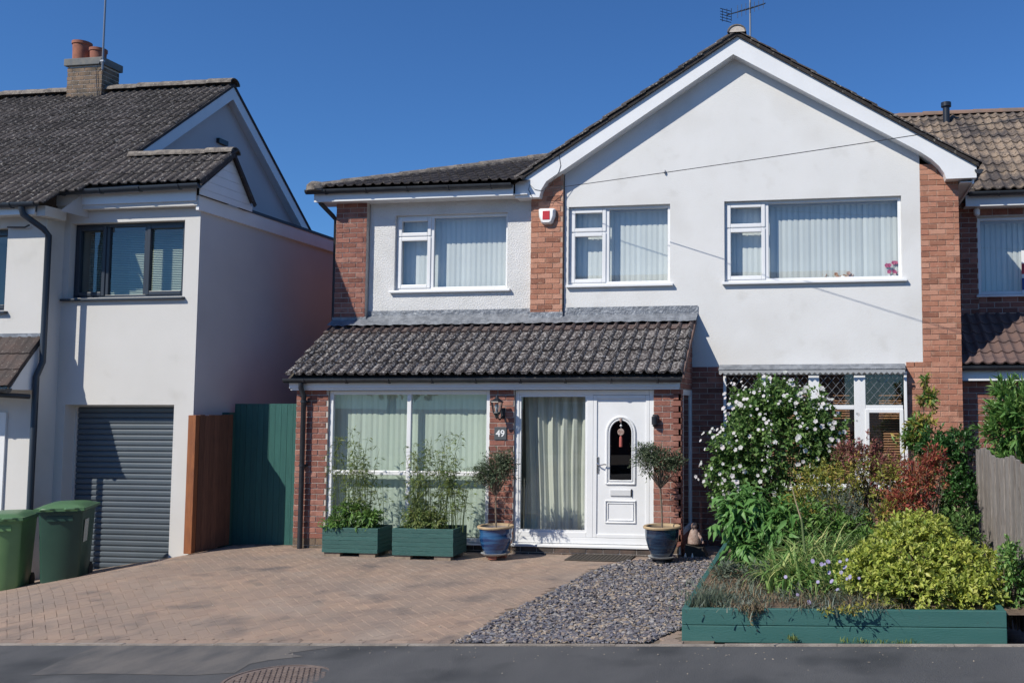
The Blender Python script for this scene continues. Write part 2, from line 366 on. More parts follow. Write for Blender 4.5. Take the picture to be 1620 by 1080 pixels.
def lay_tiles(parent, mats, o, u, up, cols, rows, wd=.30, gauge=.33, keep=None, name='roof_tile', top_mat=None, jit=.004, **kw):
    """o: lower corner, u: along the eave, up: up the slope"""
    o, u, up = Vector(o), Vector(u).normalized(), Vector(up).normalized(); n = u.cross(up).normalized()
    me = tile_mesh(name, mats, wd, gauge + .07, **kw); mt = tile_mesh(name, top_mat, wd, gauge + .07, **kw) if top_mat else me
    for r in range(rows):
        for c in range(cols):
            p = o + u * (c * wd) + up * (r * gauge)
            if keep and not keep(p + u * wd / 2 + up * gauge / 2, r, c): continue
            p = p + n * random.uniform(0, jit) + up * random.uniform(-jit, jit)
            uu = (u + n * random.uniform(-.006, .006)).normalized()
            inst(name, mt if (top_mat and r == rows - 1) else me, basis(p, uu, up, uu.cross(up).normalized()), parent)
def ridge(parent, a, b, m=RIDGE, ln=.45, rad=.11, name='ridge_tile'):
    a, b = Vector(a), Vector(b); d = b - a; k = max(1, round(d.length / ln)); L = d.length / k; d.normalize()
    side = d.cross(Vector((0, 0, 1))).normalized(); up = side.cross(d).normalized()
    v = []; nn = 9
    for y, rr in ((0, rad * 1.08), (L + .01, rad * .98)):
        for q in (rr, rr - .018):
            for j in range(nn):
                t = math.pi * j / (nn - 1); v.append((q * math.cos(t) * 1.05, y, q * math.sin(t) * .85 - .01))
    f = [(j, j + 1, 2 * nn + j + 1, 2 * nn + j) for j in range(nn - 1)] + [(nn + j, nn + j + 1, j + 1, j) for j in range(nn - 1)] + [(2 * nn + j, 2 * nn + j + 1, 3 * nn + j + 1, 3 * nn + j) for j in range(nn - 1)]
    me = mesh(name, G().add(v, f), m)
    cap = [(q * math.cos(math.pi * j / 10), q * .85 * math.sin(math.pi * j / 10)) for q in (rad * 1.02,) for j in range(11)]
    obj('ridge_mortar', G().add([a + side * x + up * (z - .01) + d * .012 for x, z in cap], [tuple(range(11))]), MORTAR, parent)
    for i in range(k):
        p = a + d * (i * L) + up * random.uniform(-.006, .006)
        inst(name, me, basis(p, side, d, up), parent)

def gutter(parent, a, b, m=BLACKM, rad=.056, brackets=5, name='gutter'):
    """half-round gutter from a to b (its top line), with brackets"""
    a, b = Vector(a), Vector(b); d = (b - a); L = d.length; d.normalize(); side = d.cross(Vector((0, 0, 1))).normalized(); up = side.cross(d)
    n = 9; g = G(); prof = [(-rad, .004)] + [(-rad * math.cos(math.pi * j / (n - 1)), -rad * math.sin(math.pi * j / (n - 1))) for j in range(n)] + [(rad, .004)]
    inn = [(x * .9, z * .9 + .002) for x, z in prof][::-1]; pr = prof + inn; k = len(pr)
    v = [a + side * x + up * z for x, z in pr] + [b + side * x + up * z for x, z in pr]
    g.add(v, [(i, (i + 1) % k, (i + 1) % k + k, i + k) for i in range(k)] + [tuple(range(1, n + 1))[::-1], tuple(range(k + 1, k + n + 1))])
    o = obj(name, g, m, parent, smooth=True)
    bg_ = G(); w_ = .014
    for j in range(n): 
        t = math.pi * j / (n - 1)
    ring = [(-(rad + .009) * math.cos(math.pi * j / (n - 1)), -(rad + .009) * math.sin(math.pi * j / (n - 1))) for j in range(n)]
    v = [side * x + up * z + d * y for y in (-w_, w_) for x, z in ring]
    bg_.add(v, [(i, i + 1, i + 1 + n, i + n) for i in range(n - 1)] + [tuple(range(n)), tuple(range(2 * n - 1, n - 1, -1))])
    me = mesh('gutter_bracket', bg_, m)
    for i in range(brackets):
        p = a + d * (L * (i + .5) / brackets)
        ob = bpy.data.objects.new('gutter_bracket', me); ob.parent = o; COL.objects.link(ob); ob.location = p - Vector(ORG[o.name])
    return o

# ------------------------------------------------------------------ windows
def bars(g, x0, x1, z0, z1, y0, y1, w_, inner=None):
    """a rectangular frame, its four members butted"""
    g.box(x0, x0 + w_, y0, y1, z0, z1); g.box(x1 - w_, x1, y0, y1, z0, z1)
    g.box(x0 + w_, x1 - w_, y0, y1, z0, z0 + w_); g.box(x0 + w_, x1 - w_, y0, y1, z1 - w_, z1)
    return g
def window(thing, x0, x1, z0, z1, yw, lights, fm=UPVC, rec=.07, fw=.045, sill=None, sill_h=.045, blind=None, blind_d=.17, gap=None, name='window', sash_w=.055, room=.9, roomm=None, label=None, sillm=None, sill_out=.06):
    """lights: list of (x0,x1,z0,z1,opening?) in world; frame face at yw+rec. Sub-parts: pane, sash, sill, blind_slat"""
    y = yw + rec
    g = bars(G(), x0, x1, z0, z1, y, y + .06, fw)
    xs = sorted({l[0] for l in lights} | {l[1] for l in lights})
    # mullions and transoms fill what the lights leave
    cells = sorted(lights)
    colset = sorted({(l[0], l[1]) for l in lights})
    for (a, b), (c, d) in zip(colset, colset[1:]):
        if c > b: g.box(b, c, y + .001, y + .059, z0 + fw, z1 - fw)
    for a, b in colset:
        ls = sorted([l for l in lights if l[:2] == (a, b)], key=lambda l: l[2])
        for p, q in zip(ls, ls[1:]): g.box(a, b, y + .002, y + .058, p[3], q[2])
    w_ = obj(name, g, fm, thing, bevel=.006, label=label)
    for l in lights:
        a, b, c, d = l[:4]
        if len(l) > 4 and l[4]:
            s_ = obj('sash', bars(G(), a - .012, b + .012, c - .012, d + .012, y - .014, y + .05, sash_w), fm, w_, bevel=.008)
            a, b, c, d = a + sash_w - .014, b - sash_w + .014, c + sash_w - .014, d - sash_w + .014
        obj('pane', G().add([(a - .004, y + .028, c - .004), (b + .004, y + .028, c - .004), (b + .004, y + .028, d + .004), (a - .004, y + .028, d + .004)], [(0, 1, 2, 3)]), GLASS, w_)
    if sill:
        sx0, sx1 = sill
        obj('sill', G().prism([(yw - sill_out, z0 - sill_h), (y + .055, z0 - sill_h), (y + .055, z0 - .001), (yw - sill_out, z0 - .014)], sx0, sx1, 'x'), sillm or fm, w_, bevel=.004)
    if blind:
        yb = y + blind_d; n = int((x1 - x0) / .082); rail = G().box(x0, x1, yb - .03, yb + .03, z1 - .05, z1 - .005)
        obj('blind_rail', rail, UPVC, w_)
        for i in range(n + 1):
            cx = x0 + .04 + i * .082
            if gap and gap(cx): continue
            t = R(random.uniform(5, 13)); c_, s_ = .045 * math.cos(t), .045 * math.sin(t)
            o = obj('blind_slat', G().add([(cx - c_, yb - s_, z0 + .05), (cx, yb - .004, z0 + .05), (cx + c_, yb + s_, z0 + .05), (cx - c_, yb - s_, z1 - .05), (cx, yb - .004, z1 - .05), (cx + c_, yb + s_, z1 - .05)],
                                          [(0, 1, 4, 3), (1, 2, 5, 4)]), blind, w_)
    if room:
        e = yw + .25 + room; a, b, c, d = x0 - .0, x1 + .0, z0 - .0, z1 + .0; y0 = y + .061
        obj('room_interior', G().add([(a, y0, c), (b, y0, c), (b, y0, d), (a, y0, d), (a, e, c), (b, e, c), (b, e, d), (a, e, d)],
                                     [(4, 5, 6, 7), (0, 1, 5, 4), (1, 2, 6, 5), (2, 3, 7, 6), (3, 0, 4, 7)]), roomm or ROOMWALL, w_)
    return w_

# ================================================================== THE GROUND
def sheet(x0, x1, y0, y1, nx, ny, dz=0.0, fn=ground_z):
    return G().grid(lambda u, v: (x0 + (x1 - x0) * u, y0 + (y1 - y0) * v, fn(x0 + (x1 - x0) * u, y0 + (y1 - y0) * v) + dz), nx, ny)
g = G()
g.grid(lambda u, v: (-60 + 120 * u, 7.3 + 60 * v, min(ground_z(-60 + 120 * u, 7.3 + 60 * v), 1) - .09), 60, 60)
obj('ground', g, EARTH_N, kind='structure')
far = G().add([(-600, -600, -1.2), (600, -600, -1.2), (600, 900, -1.2), (-600, 900, -1.2)], [(0, 1, 2, 3)])
obj('land', far, EARTH_N, kind='structure')
obj('pavement', sheet(-30, 30, 4.6, 7.50, 60, 4, -.004), TARMAC, kind='structure')
obj('road', sheet(-60, 60, -6, 4.45, 60, 4, -.13), TARMAC, kind='structure')
kb = tag(obj('kerb', G(), KERB), kind='structure')
km = mesh('kerb_stone', G().box(0, .9, 0, .145, -.14, .0), KERB)
for i in range(-12, 12):
    inst('kerb_stone', km, basis((i * .91, 4.454, street_z(i * .91) + .002), (1, 0, .0375), (0, 1, 0), (-.0375, 0, 1)), kb)
# the worn strip in the footway, an irregular patch in front of the drive
def on_path(px, py):
    p = at(px, py, 7.0)
    for _ in range(6):
        t = (street_z(p[0]) - .004 - EYE) / (p[2] - EYE); p = at(px, py, p[1] * t)
    return p[0], min(7.49, p[1])
patch = [on_path(*q) for q in ((165, 1018), (250, 1016), (420, 1018), (545, 1019), (500, 1027), (455, 1033), (480, 1038), (425, 1044), (395, 1050), (372, 1064), (300, 1068), (150, 1065), (48, 1068), (95, 1045))][::-1]
def fan(poly, zf):
    cx = sum(p[0] for p in poly) / len(poly); cy = sum(p[1] for p in poly) / len(poly)
    return G().add([(cx, cy, zf(cx, cy))] + [(x, y, zf(x, y)) for x, y in poly], [(0, i + 1, (i + 1) % len(poly) + 1) for i in range(len(poly))])
tag(obj('pavement_patch', fan(patch, lambda x, y: street_z(x) - .001), TARMAC_P), kind='structure')
# concrete edging between footway and drives
ed = tag(obj('path_edging', G(), KERB), kind='structure')
em = mesh('edging_stone', G().box(0, .895, 0, .05, -.1, 0), KERB)
for i in range(-14, 8):
    x = i * .9 + .1
    inst('edging_stone', em, basis((x, 7.502 + random.uniform(-.004, .004), street_z(x) + .006 + random.uniform(-.003, .003)), (1, 0, .0375), (0, 1, 0), (-.0375, 0, 1)), ed)

# ---- the other side of the street, seen only as reflections in the glass
OH = root('opposite_house', (-6, -17, 0), 'brown brick house across the street mirrored in the window panes', 'house')
obj('wall', G().prism([(-25, -.2), (-15, -.2), (-15, 5.2), (-20, 8.4), (-25, 5.2)], -13, 1, 'x'), BRICK_P, OH)
obj('roof', G().prism([(-25.4, 5.0), (-20, 8.45), (-14.6, 5.0), (-14.6, 5.2), (-20, 8.65), (-25.4, 5.2)], -13.3, 1.3, 'x'), TILE_D, OH)
for wx in (-11.5, -8, -4, -1.5):
    for wz in (.9, 3.5):
        f_ = obj('window_frame', G().box(wx, wx + 1.6, -15.0, -14.96, wz, wz + 1.2), UPVC, OH); obj('glass', G().box(wx + .08, wx + 1.52, -14.965, -14.955, wz + .08, wz + 1.12), DARKROOM, OH)

# ---- driveway with herringbone clay pavers
GR_L = [(-3.10, 7.56), (-3.03, 8.0), (-2.97, 8.7), (-2.86, 9.3), (-2.78, 9.9), (-2.74, 10.5), (-2.66, 11.0), (-2.48, 11.4), (-2.15, 11.66), (-1.60, 11.86), (-1.20, 11.95)]
def gravel_left(y):
    for (x0, y0), (x1, y1) in zip(GR_L, GR_L[1:]):
        if y0 <= y <= y1: return x0 + (x1 - x0) * (y - y0) / (y1 - y0)
    return GR_L[0][0] if y < 7.56 else 9
def on_gravel(x, y):
    if y < 7.57 or y > 11.95: return False
    r_ = -1.45 + (y - 7.57) * .42 if y < 8.2 else -1.18
    return gravel_left(y) < x < r_
def in_house(x, y):
    return (x < -8.47 and y > 11.42) or (y > 11.93 and -7.30 < x < -1.8) or (y > 12.9) or (y > 12.0 and x <= -7.30) or (x > -1.24 and 7.6 < y) or x < -11.9 or x > -1.0
dv = tag(obj('driveway', sheet(-12, -.9, 7.553, 13.0, 44, 24, -.007), SAND), kind='structure')
PL, PW = .2, .1
spec = []
c45, s45 = math.cos(R(45)), math.sin(R(45))
for i in range(-90, 90):
    for j in range(-90, 90):
        if (i - j) % 4 == 0: rect = (i * PW, j * PW, PL, PW)          # horizontal brick
        elif (i - j) % 4 == 3: rect = (i * PW, j * PW, PW, PL)         # vertical brick
        else: continue
        a, b = rect[0] + rect[2] / 2, rect[1] + rect[3] / 2
        x = -5.0 + a * c45 - b * s45; y = 9.8 + a * s45 + b * c45
        if not (-12 < x < -.95 and 7.60 < y < 13) or on_gravel(x + .04, y) or on_gravel(x, y) or in_house(x, y): continue
        spec.append((math.hypot(x + .0, y), x, y, rect[2] > rect[3]))
for i in range(-60, 0):
    x = i * .2 - .05
    if -12 < x < -1.5 and not on_gravel(x, 7.62) and x < -3.2 or -1.45 < x < -1.2: spec.append((0, x, 7.607, 2))
spec.sort(key=lambda q: q[0])
def paver_g(e=.003):
    a, b, c, h = PL / 2 - .0006, PW / 2 - .0006, .0028, .05
    v = [(x * a, y * b, -.02) for x, y in ((-1, -1), (1, -1), (1, 1), (-1, 1))] + [(x * a, y * b, -.004) for x, y in ((-1, -1), (1, -1), (1, 1), (-1, 1))] + [(x * (a - c), y * (b - c), 0) for x, y in ((-1, -1), (1, -1), (1, 1), (-1, 1))]
    f = [(8, 9, 10, 11)] + [(k, (k + 1) % 4, (k + 1) % 4 + 4, k + 4) for k in range(4)] + [(k + 4, (k + 1) % 4 + 4, (k + 1) % 4 + 8, k + 8) for k in range(4)]
    return v, f
pv, pf = paver_g(); pm = mesh('paver', G().add(pv, pf), PAVER)
rest = G()
for k, (_, x, y, hz) in enumerate(spec):
    e = .05; zx = (ground_z(x + e, y) - ground_z(x - e, y)) / (2 * e); zy = (ground_z(x, y + e) - ground_z(x, y - e)) / (2 * e)
    an = 0 if hz == 2 else R(45) + (0 if hz else math.pi / 2) + random.uniform(-.015, .015)
    n = Vector((-zx + random.uniform(-.007, .007), -zy + random.uniform(-.007, .007), 1)).normalized(); u = Vector((math.cos(an), math.sin(an), 0)); u = (u - n * u.dot(n)).normalized()
    B = basis((x, y, ground_z(x, y) + random.uniform(-.0012, .0016)), u, n.cross(u), n)
    if hz != 2 and y < 7.745:                        # cut pieces against the border course
        poly = [B @ Vector((a * (PL / 2 - .001), b * (PW / 2 - .001), 0)) for a, b in ((-1, -1), (1, -1), (1, 1), (-1, 1))]; outp = []
        for p, q in zip(poly, poly[1:] + poly[:1]):
            if p.y >= 7.661: outp.append(p)
            if (p.y - 7.661) * (q.y - 7.661) < 0: outp.append(p.lerp(q, (7.661 - p.y) / (q.y - p.y)))
        if len(outp) > 2: m_ = len(outp); rest.add(outp + [p - Vector((0, 0, .02)) for p in outp], [tuple(range(m_))] + [(i + m_, (i + 1) % m_ + m_, (i + 1) % m_, i) for i in range(m_)])
        continue
    if k < 300: inst('paver', pm, B, dv)
    else: rest.add([B @ Vector(p) for p in pv], pf)
obj('paver', rest, PAVER, dv, kind='stuff')

# ---- slate chippings
gp = [p for p in GR_L] + [(-1.17, 11.9), (-1.17, 8.25), (-1.45, 7.57)]
obj('chipping_bed', fan(gp, lambda x, y: ground_z(x, y) + .004), GRIT, kind='structure')
def chips(n, region, zf, smin, smax, m, name, up=.5):
    xs = []
    while len(xs) < n:
        x, y = region()
        if x is None: continue
        xs.append((x, y))
    V = []; Fc = []
    for x, y in xs:
        s_ = random.uniform(smin, smax); a = random.uniform(0, 6.28)
        T = Matrix.Rotation(a, 3, 'Z') @ Matrix.Rotation(random.gauss(0, up), 3, 'X')
        k = random.choice((4, 5)); h = s_ * random.uniform(.10, .26); el = random.uniform(.8, 1.5)
        ring = [Vector((el * s_ * random.uniform(.35, .65) * math.cos(6.28 * j / k), s_ * random.uniform(.25, .5) * math.sin(6.28 * j / k), 0)) for j in range(k)]
        z = zf(x, y) + s_ * random.uniform(.1, .5); c = Vector((x, y, z)); b = len(V)
        V += [tuple(c + T @ q) for q in ring] + [tuple(c + T @ (q * .85 + Vector((0, 0, h)))) for q in ring]
        Fc += [tuple(b + k + j for j in range(k))] + [(b + j, b + (j + 1) % k, b + k + (j + 1) % k, b + k + j) for j in range(k)]
    g = G(); g.v = V; g.f = Fc
    return obj(name, g, m, kind='stuff')
def reg_g():
    y = 7.57 + 4.38 * random.random() ** 1.35; x = random.uniform(-3.15, -1.15)
    return (x, y) if on_gravel(x, y) else (None, None)
ch = chips(20000, reg_g, ground_z, .016, .048, SLATE, 'slate_gravel'); ch['label'] = 'grey slate chippings between brick driveway and green raised bed'
# dark plastic edging strip following the curve
g = G(); pts = [(x, y, ground_z(x, y) + .012) for x, y in GR_L]
for (a, b) in zip(pts, pts[1:]):
    A, B = Vector(a), Vector(b); s_ = (B - A).cross(Vector((0, 0, 1))).normalized() * .006
    g.add([A - s_, A + s_, B + s_, B - s_] + [p + Vector((0, 0, -.06)) for p in (A - s_, A + s_, B + s_, B - s_)], [(0, 1, 2, 3), (0, 4, 5, 1), (1, 5, 6, 2), (2, 6, 7, 3), (3, 7, 4, 0)])
tag(obj('border_edging', g, BLACK), 'thin dark curved edging strip between brick driveway and slate chippings', 'edging')
# inspection cover in the footway
cvx, cvy = -4.06, 6.50; cz = street_z(cvx)
cv = root('inspection_cover', (cvx, cvy, cz), 'rusty round inspection cover with brick-like studs set in the footway', 'manhole cover')
obj('rim', G().lathe([(.40, -.02), (.40, .004), (.375, .006), (.375, -.01)], (cvx, cvy, cz), 40), IRON, cv, smooth=True)
obj('cover_plate', G().lathe([(.370, -.02), (.370, .002), (.0, .002)], (cvx, cvy, cz), 40), IRON, cv)
g = G()
for i in range(-8, 9):
    for j in range(-8, 9):
        x, y = i * .045 + (j % 2) * .022, j * .043
        if math.hypot(x, y) < .34: g.box(cvx + x - .016, cvx + x + .016, cvy + y - .012, cvy + y + .012, cz + .001, cz + .008)
obj('tread_studs', g, IRON, cv)

# ================================================================== THE HOUSE (number 49)
YP, YM = 11.90, 12.93
H = root('detached_house', (-2.7, YM, 0), 'white gabled two storey house with tiled porch and white front door', 'house')
BK = Bricks(H)
# key levels
xA0, xA1 = ax(625, 400, YM + .06), ax(803, 400, YM + .06)
zA0, zA1 = az(700, 458, YM + .06), az(700, 339, YM + .06)
xB0, xB1 = ax(899, 400, YM), ax(1060, 400, YM); zB0, zB1 = az(980, 449, YM), az(980, 325, YM)
xC0, xC1 = ax(1146, 400, YM), ax(1427, 400, YM); zC0, zC1 = az(1285, 443, YM), az(1285, 314, YM)
# left wing wall (roughcast), set back a little
xl0, xl1 = -6.80, -4.20
YW = YM + .05
obj('wing_wall', holed_wall(xl0, xl1, 3.0, 5.12, YW, [(xA0, xA1, zA0, zA1)], .3), ROUGHCAST, H)
# gable wall
XG0, XG1 = -3.72, 1.375
gw = holed_wall(XG0, XG1, 2.50, 4.95, YM, [(xB0, xB1, zB0, zB1), (xC0, xC1, zC0, zC1)], .3)
AP = (-1.145, 7.265); SL = .617
def roofz(x): return AP[1] - SL * abs(x - AP[0])
gw.add([(XG0, YM, 4.95), (XG1, YM, 4.95), (XG1, YM, roofz(XG1) - .12), (AP[0], YM, AP[1] - .12), (XG0, YM, roofz(XG0) - .12)], [(0, 1, 2, 3, 4)])
obj('gable_wall', gw, RENDER, H)
# plain masonry behind: side and back walls
g = G()
g.add([(-7.30, 12.98, 0), (-7.30, 20, 0), (-7.30, 20, 5.15), (-7.30, 12.98, 5.15)], [(0, 1, 2, 3)])
g.add([(1.895, 12.95, 0), (1.895, 20, 0), (1.895, 20, 5.15), (1.895, 12.95, 5.15)], [(0, 1, 2, 3)])
g.add([(-7.30, 20, 0), (1.895, 20, 0), (1.895, 20, 5.2), (AP[0], 20, AP[1] - .15), (-4.3, 20, 5.2), (-7.3, 20, 5.2)], [(0, 1, 2, 3, 4, 5)])
obj('side_wall', g, BRICK_P, H)
# upper brick piers
PT = 5.15
def below_roof(x0):
    return lambda a, z, h: True
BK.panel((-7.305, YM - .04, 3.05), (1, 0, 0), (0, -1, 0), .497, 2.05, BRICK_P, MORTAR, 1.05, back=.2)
BK.panel((-4.215, YM - .05, 3.05), (1, 0, 0), (0, -1, 0), .482, 2.35, BRICK, MORTAR_O, 1.05, back=.2, shift=1)
# right pier: full height
BK.panel((1.377, YM, 2.55), (1, 0, 0), (0, -1, 0), .515, 2.75, BRICK, MORTAR_O, 1.04, back=.15)
BK.panel((1.15, YM, .0), (1, 0, 0), (0, -1, 0), .742, 2.55, BRICK, MORTAR_O, .9, back=.15, clip=lambda a, z, h: z > 1.0)
# shadowed wall beside the porch
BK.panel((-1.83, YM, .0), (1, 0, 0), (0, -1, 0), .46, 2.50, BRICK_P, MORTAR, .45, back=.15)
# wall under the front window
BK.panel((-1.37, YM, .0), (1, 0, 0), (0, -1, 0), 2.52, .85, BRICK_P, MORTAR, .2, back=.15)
# ---- windows of the upper floor
yA = YW + .07
xm = ax(684, 400, yA); zt = az(655, 375, yA)
window(H, xA0, xA1, zA0, zA1, YW, [(xA0 + .045, xm - .03, zt + .02, zA1 - .045, 1), (xA0 + .045, xm - .03, zA0 + .045, zt - .02, 1), (xm + .03, xA1 - .045, zA0 + .045, zA1 - .045)],
       sill=(xA0 - .06, xA1 + .06), blind=BLIND, rec=.06, gap=lambda x: False)
xm = ax(961, 400, YM + .07); zt = az(930, 368, YM + .07)
window(H, xB0, xB1, zB0, zB1, YM, [(xB0 + .045, xm - .03, zt + .02, zB1 - .045, 1), (xB0 + .045, xm - .03, zB0 + .045, zt - .02, 1), (xm + .03, xB1 - .045, zB0 + .045, zB1 - .045)],
       sill=(xB0 - .02, xB1 + .05), blind=BLIND, rec=.06)
xm = ax(1213, 400, YM + .07); zt = az(1180, 361, YM + .07)
wC = window(H, xC0, xC1, zC0, zC1, YM, [(xC0 + .045, xm - .03, zt + .02, zC1 - .045, 1), (xC0 + .045, xm - .03, zC0 + .045, zt - .02, 1), (xm + .03, xC1 - .045, zC0 + .045, zC1 - .045)],
       sill=(xC0 - .03, xC1 + .06), blind=BLIND, rec=.06)
# ---- bargeboards with curved ends
def P2(px, py): p = at(px, py, 12.74); return (p[0], p[2])
la = P2(1160, 52); lb = P2(1160, 86)
left = [la, P2(815, 288), P2(815, 313), P2(853, 312), P2(856, 300), P2(864, 287), P2(877, 278), P2(893, 268), lb]
right = [la, lb, P2(1440, 232), P2(1457, 241), P2(1474, 252), P2(1486, 263), P2(1494, 274), P2(1497, 283), P2(1545, 281), P2(1545, 257)]
for nm, pl in (('bargeboard', left), ('bargeboard', right)):
    obj(nm, G().prism(pl, 12.74, 12.765, 'y'), UPVC, H)
g = G()
def strip(a, b, y0, y1, th=.012):
    d = Vector((b[0] - a[0], 0, b[1] - a[1])).normalized(); n = Vector((-d.z, 0, d.x)) * th
    g.add([(a[0], y0, a[1]), (b[0], y0, b[1]), (b[0], y1, b[1]), (a[0], y1, a[1])] + [(a[0] + n.x, y0, a[1] + n.z), (b[0] + n.x, y0, b[1] + n.z), (b[0] + n.x, y1, b[1] + n.z), (a[0] + n.x, y1, a[1] + n.z)],
          [(0, 1, 2, 3), (4, 7, 6, 5), (0, 4, 5, 1), (2, 6, 7, 3)])
for k in range(3, len(left) - 1): strip(left[k], left[k + 1], 12.766, YM + .1)
strip(left[2], left[3], 12.766, YM + .1)
for k in range(1, len(right) - 2): strip(right[k], right[k + 1], 12.766, YM + .1)
obj('soffit', g, UPVC, H)
# eaves of the right flank: soffit and gutter running back
obj('fascia', G().box(2.06, 2.085, 12.80, 20, 4.98, 5.14), UPVC, H)
obj('soffit', G().box(1.90, 2.06, 12.80, 20, 5.0, 5.012), UPVC, H)
gutter(H, (2.14, 12.70, 5.15), (2.14, 19.9, 5.15), brackets=8)
# ---- main roof: deck, verge tiles, ridge
g = G(); a = roofz(2.15); 
for sx, xe in ((-1, -4.45), (1, 2.14)):
    g.add([(AP[0], 12.70, AP[1]), (xe, 12.70, roofz(xe)), (xe, 20, roofz(xe)), (AP[0], 20, AP[1])] + [(AP[0], 12.70, AP[1] - .05), (xe, 12.70, roofz(xe) - .05), (xe, 20, roofz(xe) - .05), (AP[0], 20, AP[1] - .05)],
          [(0, 1, 2, 3), (0, 4, 5, 1), (4, 7, 6, 5), (1, 5, 6, 2)])
obj('roof_deck', g, TILE_D, H)
cs = 1 / math.hypot(1, SL)
# left slope: u runs towards the viewer's back
lay_tiles(H, TILE_L, (-4.47, 13.28, roofz(-4.47) + .0), (0, -1, 0), (cs, 0, SL * cs), 2, 12, wd=.30, gauge=.327)
lay_tiles(H, TILE_L, (2.17, 12.68, roofz(2.17) + .0), (0, 1, 0), (-cs, 0, SL * cs), 2, 12, wd=.30, gauge=.327)
ridge(H, (AP[0], 12.66, AP[1] + .0), (AP[0], 20, AP[1] + .0), rad=.12)
# ---- wing roof: hipped, low
ze, Ye, xw = 5.20, 12.60, -7.56; sw = .38
hx, hy, hz = -4.69, 15.46, 5.2 + .38 * 2.86
g = G().add([(xw, Ye, ze), (-4.30, Ye, ze), (-2.0, 15.46, hz), (hx, hy, hz), (xw, 19, ze), (-4.3, 19, ze)], [(0, 1, 2, 3), (0, 3, 4), (3, 2, 5, 4)])
obj('roof_deck', g, TILE_D, H)
cw = 1 / math.hypot(1, sw)
def keepw(p, r, c):
    if p.x < xw + (p.y - Ye) - .20: return False
    return p.x < -4.25 or p.z > roofz(p.x) - .02
lay_tiles(H, TILE_D, (xw, Ye - .03, ze), (1, 0, 0), (0, cw, sw * cw), 13, 9, wd=.30, gauge=.335, keep=keepw)
ridge(H, (xw + .02, Ye - .02, ze - .015), (hx, hy, hz + .05), rad=.12)
obj('hip_end', G().lathe([(.15, -.03), (.14, .06), (.09, .11), (0, .13)], (xw + .06, Ye + .04, ze), 10), RIDGE, H, smooth=True)
obj('fascia', G().box(-7.56, -4.43, 12.68, 12.70, 5.02, 5.17), UPVC, H)
obj('soffit', G().box(-7.56, -4.22, 12.70, YW + .1, 5.03, 5.042), UPVC, H)
gutter(H, (-7.66, 12.63, 5.185), (-4.43, 12.63, 5.175), brackets=5)
obj('downpipe', G().tube([(-7.5, 12.72, 5.14), (-7.5, 12.76, 5.02), (-7.40, 12.95, 4.86), (-7.37, 13.0, 4.80), (-7.37, 13.0, 3.0)], .034, 10), BLACKM, H, smooth=True)
# ---- porch: walls
xp0, xp1 = -7.27, -1.83
zh = 2.17
PLT = .16
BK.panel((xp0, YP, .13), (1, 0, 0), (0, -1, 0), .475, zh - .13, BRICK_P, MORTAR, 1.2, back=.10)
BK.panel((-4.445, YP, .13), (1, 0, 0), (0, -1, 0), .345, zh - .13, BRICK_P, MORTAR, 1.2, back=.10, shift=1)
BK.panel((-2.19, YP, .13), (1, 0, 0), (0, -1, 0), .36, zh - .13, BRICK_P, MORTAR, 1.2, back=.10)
for a, b in ((xp0, -6.795), (-4.445, -4.10), (-2.19, xp1)):
    BK.panel((a, YP + .004, -.06), (1, 0, 0), (0, -1, 0), b - a, .187, BRICK_C, MORTAR, .5, back=.10)
BK.panel((-4.10, YP - .01, -.06), (1, 0, 0), (0, -1, 0), 1.91, .155, BRICK_G, MORTAR, .8, back=.10)
BK.panel((-6.795, YP + .03, -.06), (1, 0, 0), (0, -1, 0), 2.35, .155, BRICK_G, MORTAR, .3, back=.10)
# right flank of the porch: corner pier, brick spandrel under the verge
BK.panel((xp1, YP, 0), (0, 1, 0), (1, 0, 0), .16, zh, BRICK_P, MORTAR, .6, back=.10)
g = G().prism([(YP - .06, 2.17), (YM, 2.17), (YM, 3.13), (YP - .06, 2.43)], xp1 - .03, xp1 - .001, 'x'); obj('mortar', g, MORTAR, H)
BK.panel((xp1, YP - .04, 2.18), (0, 1, 0), (1, 0, 0), 1.06, .98, BRICK_P, MORTAR, .5, backing=False, clip=lambda a, z, h: 2.18 + z + .04 < 2.40 + .67 * (a - h))
sw_ = G(); 
sw_.box(xp1 - .03, xp1 + .005, YP + .16, YP + .22, .25, zh); sw_.box(xp1 - .03, xp1 + .005, YM - .08, YM - .002, .25, zh)
sw_.box(xp1 - .03, xp1 + .004, YP + .22, YM - .08, zh - .07, zh); sw_.box(xp1 - .03, xp1 + .004, YP + .22, YM - .08, .25, .32)
s_ = obj('window', sw_, UPVC, H, bevel=.005); obj('pane', G().add([(xp1 - .016, YP + .22, .32), (xp1 - .016, YM - .08, .32), (xp1 - .016, YM - .08, zh - .07), (xp1 - .016, YP + .22, zh - .07)], [(0, 1, 2, 3)]), GLASS, s_)
BK.panel((xp1, YP + .16, 0), (0, 1, 0), (1, 0, 0), YM - YP - .165, .25, BRICK_P, MORTAR, .4, back=.10)
# left flank, inner back wall and ceiling
g = G().add([(xp0, YP + .1, 0), (xp0, YM, 0), (xp0, YM, 3.1), (xp0, YP + .1, 2.3)], [(3, 2, 1, 0)])
obj('side_wall', g, BRICK_P, H)
g = G().add([(xp0, YM - .01, 0), (xp1 - .05, YM - .01, 0), (xp1 - .05, YM - .01, 2.3), (xp0, YM - .01, 2.3), (xp0, YP + .12, 2.3), (xp1 - .05, YP + .12, 2.3), (xp0, YP + .12, .02), (xp1 - .05, YP + .12, .02), (xp0, YM, .02), (xp1 - .05, YM, .02)],
            [(0, 1, 2, 3), (3, 2, 5, 4), (6, 7, 9, 8)])
obj('room_interior', g, ROOMWALL, H)
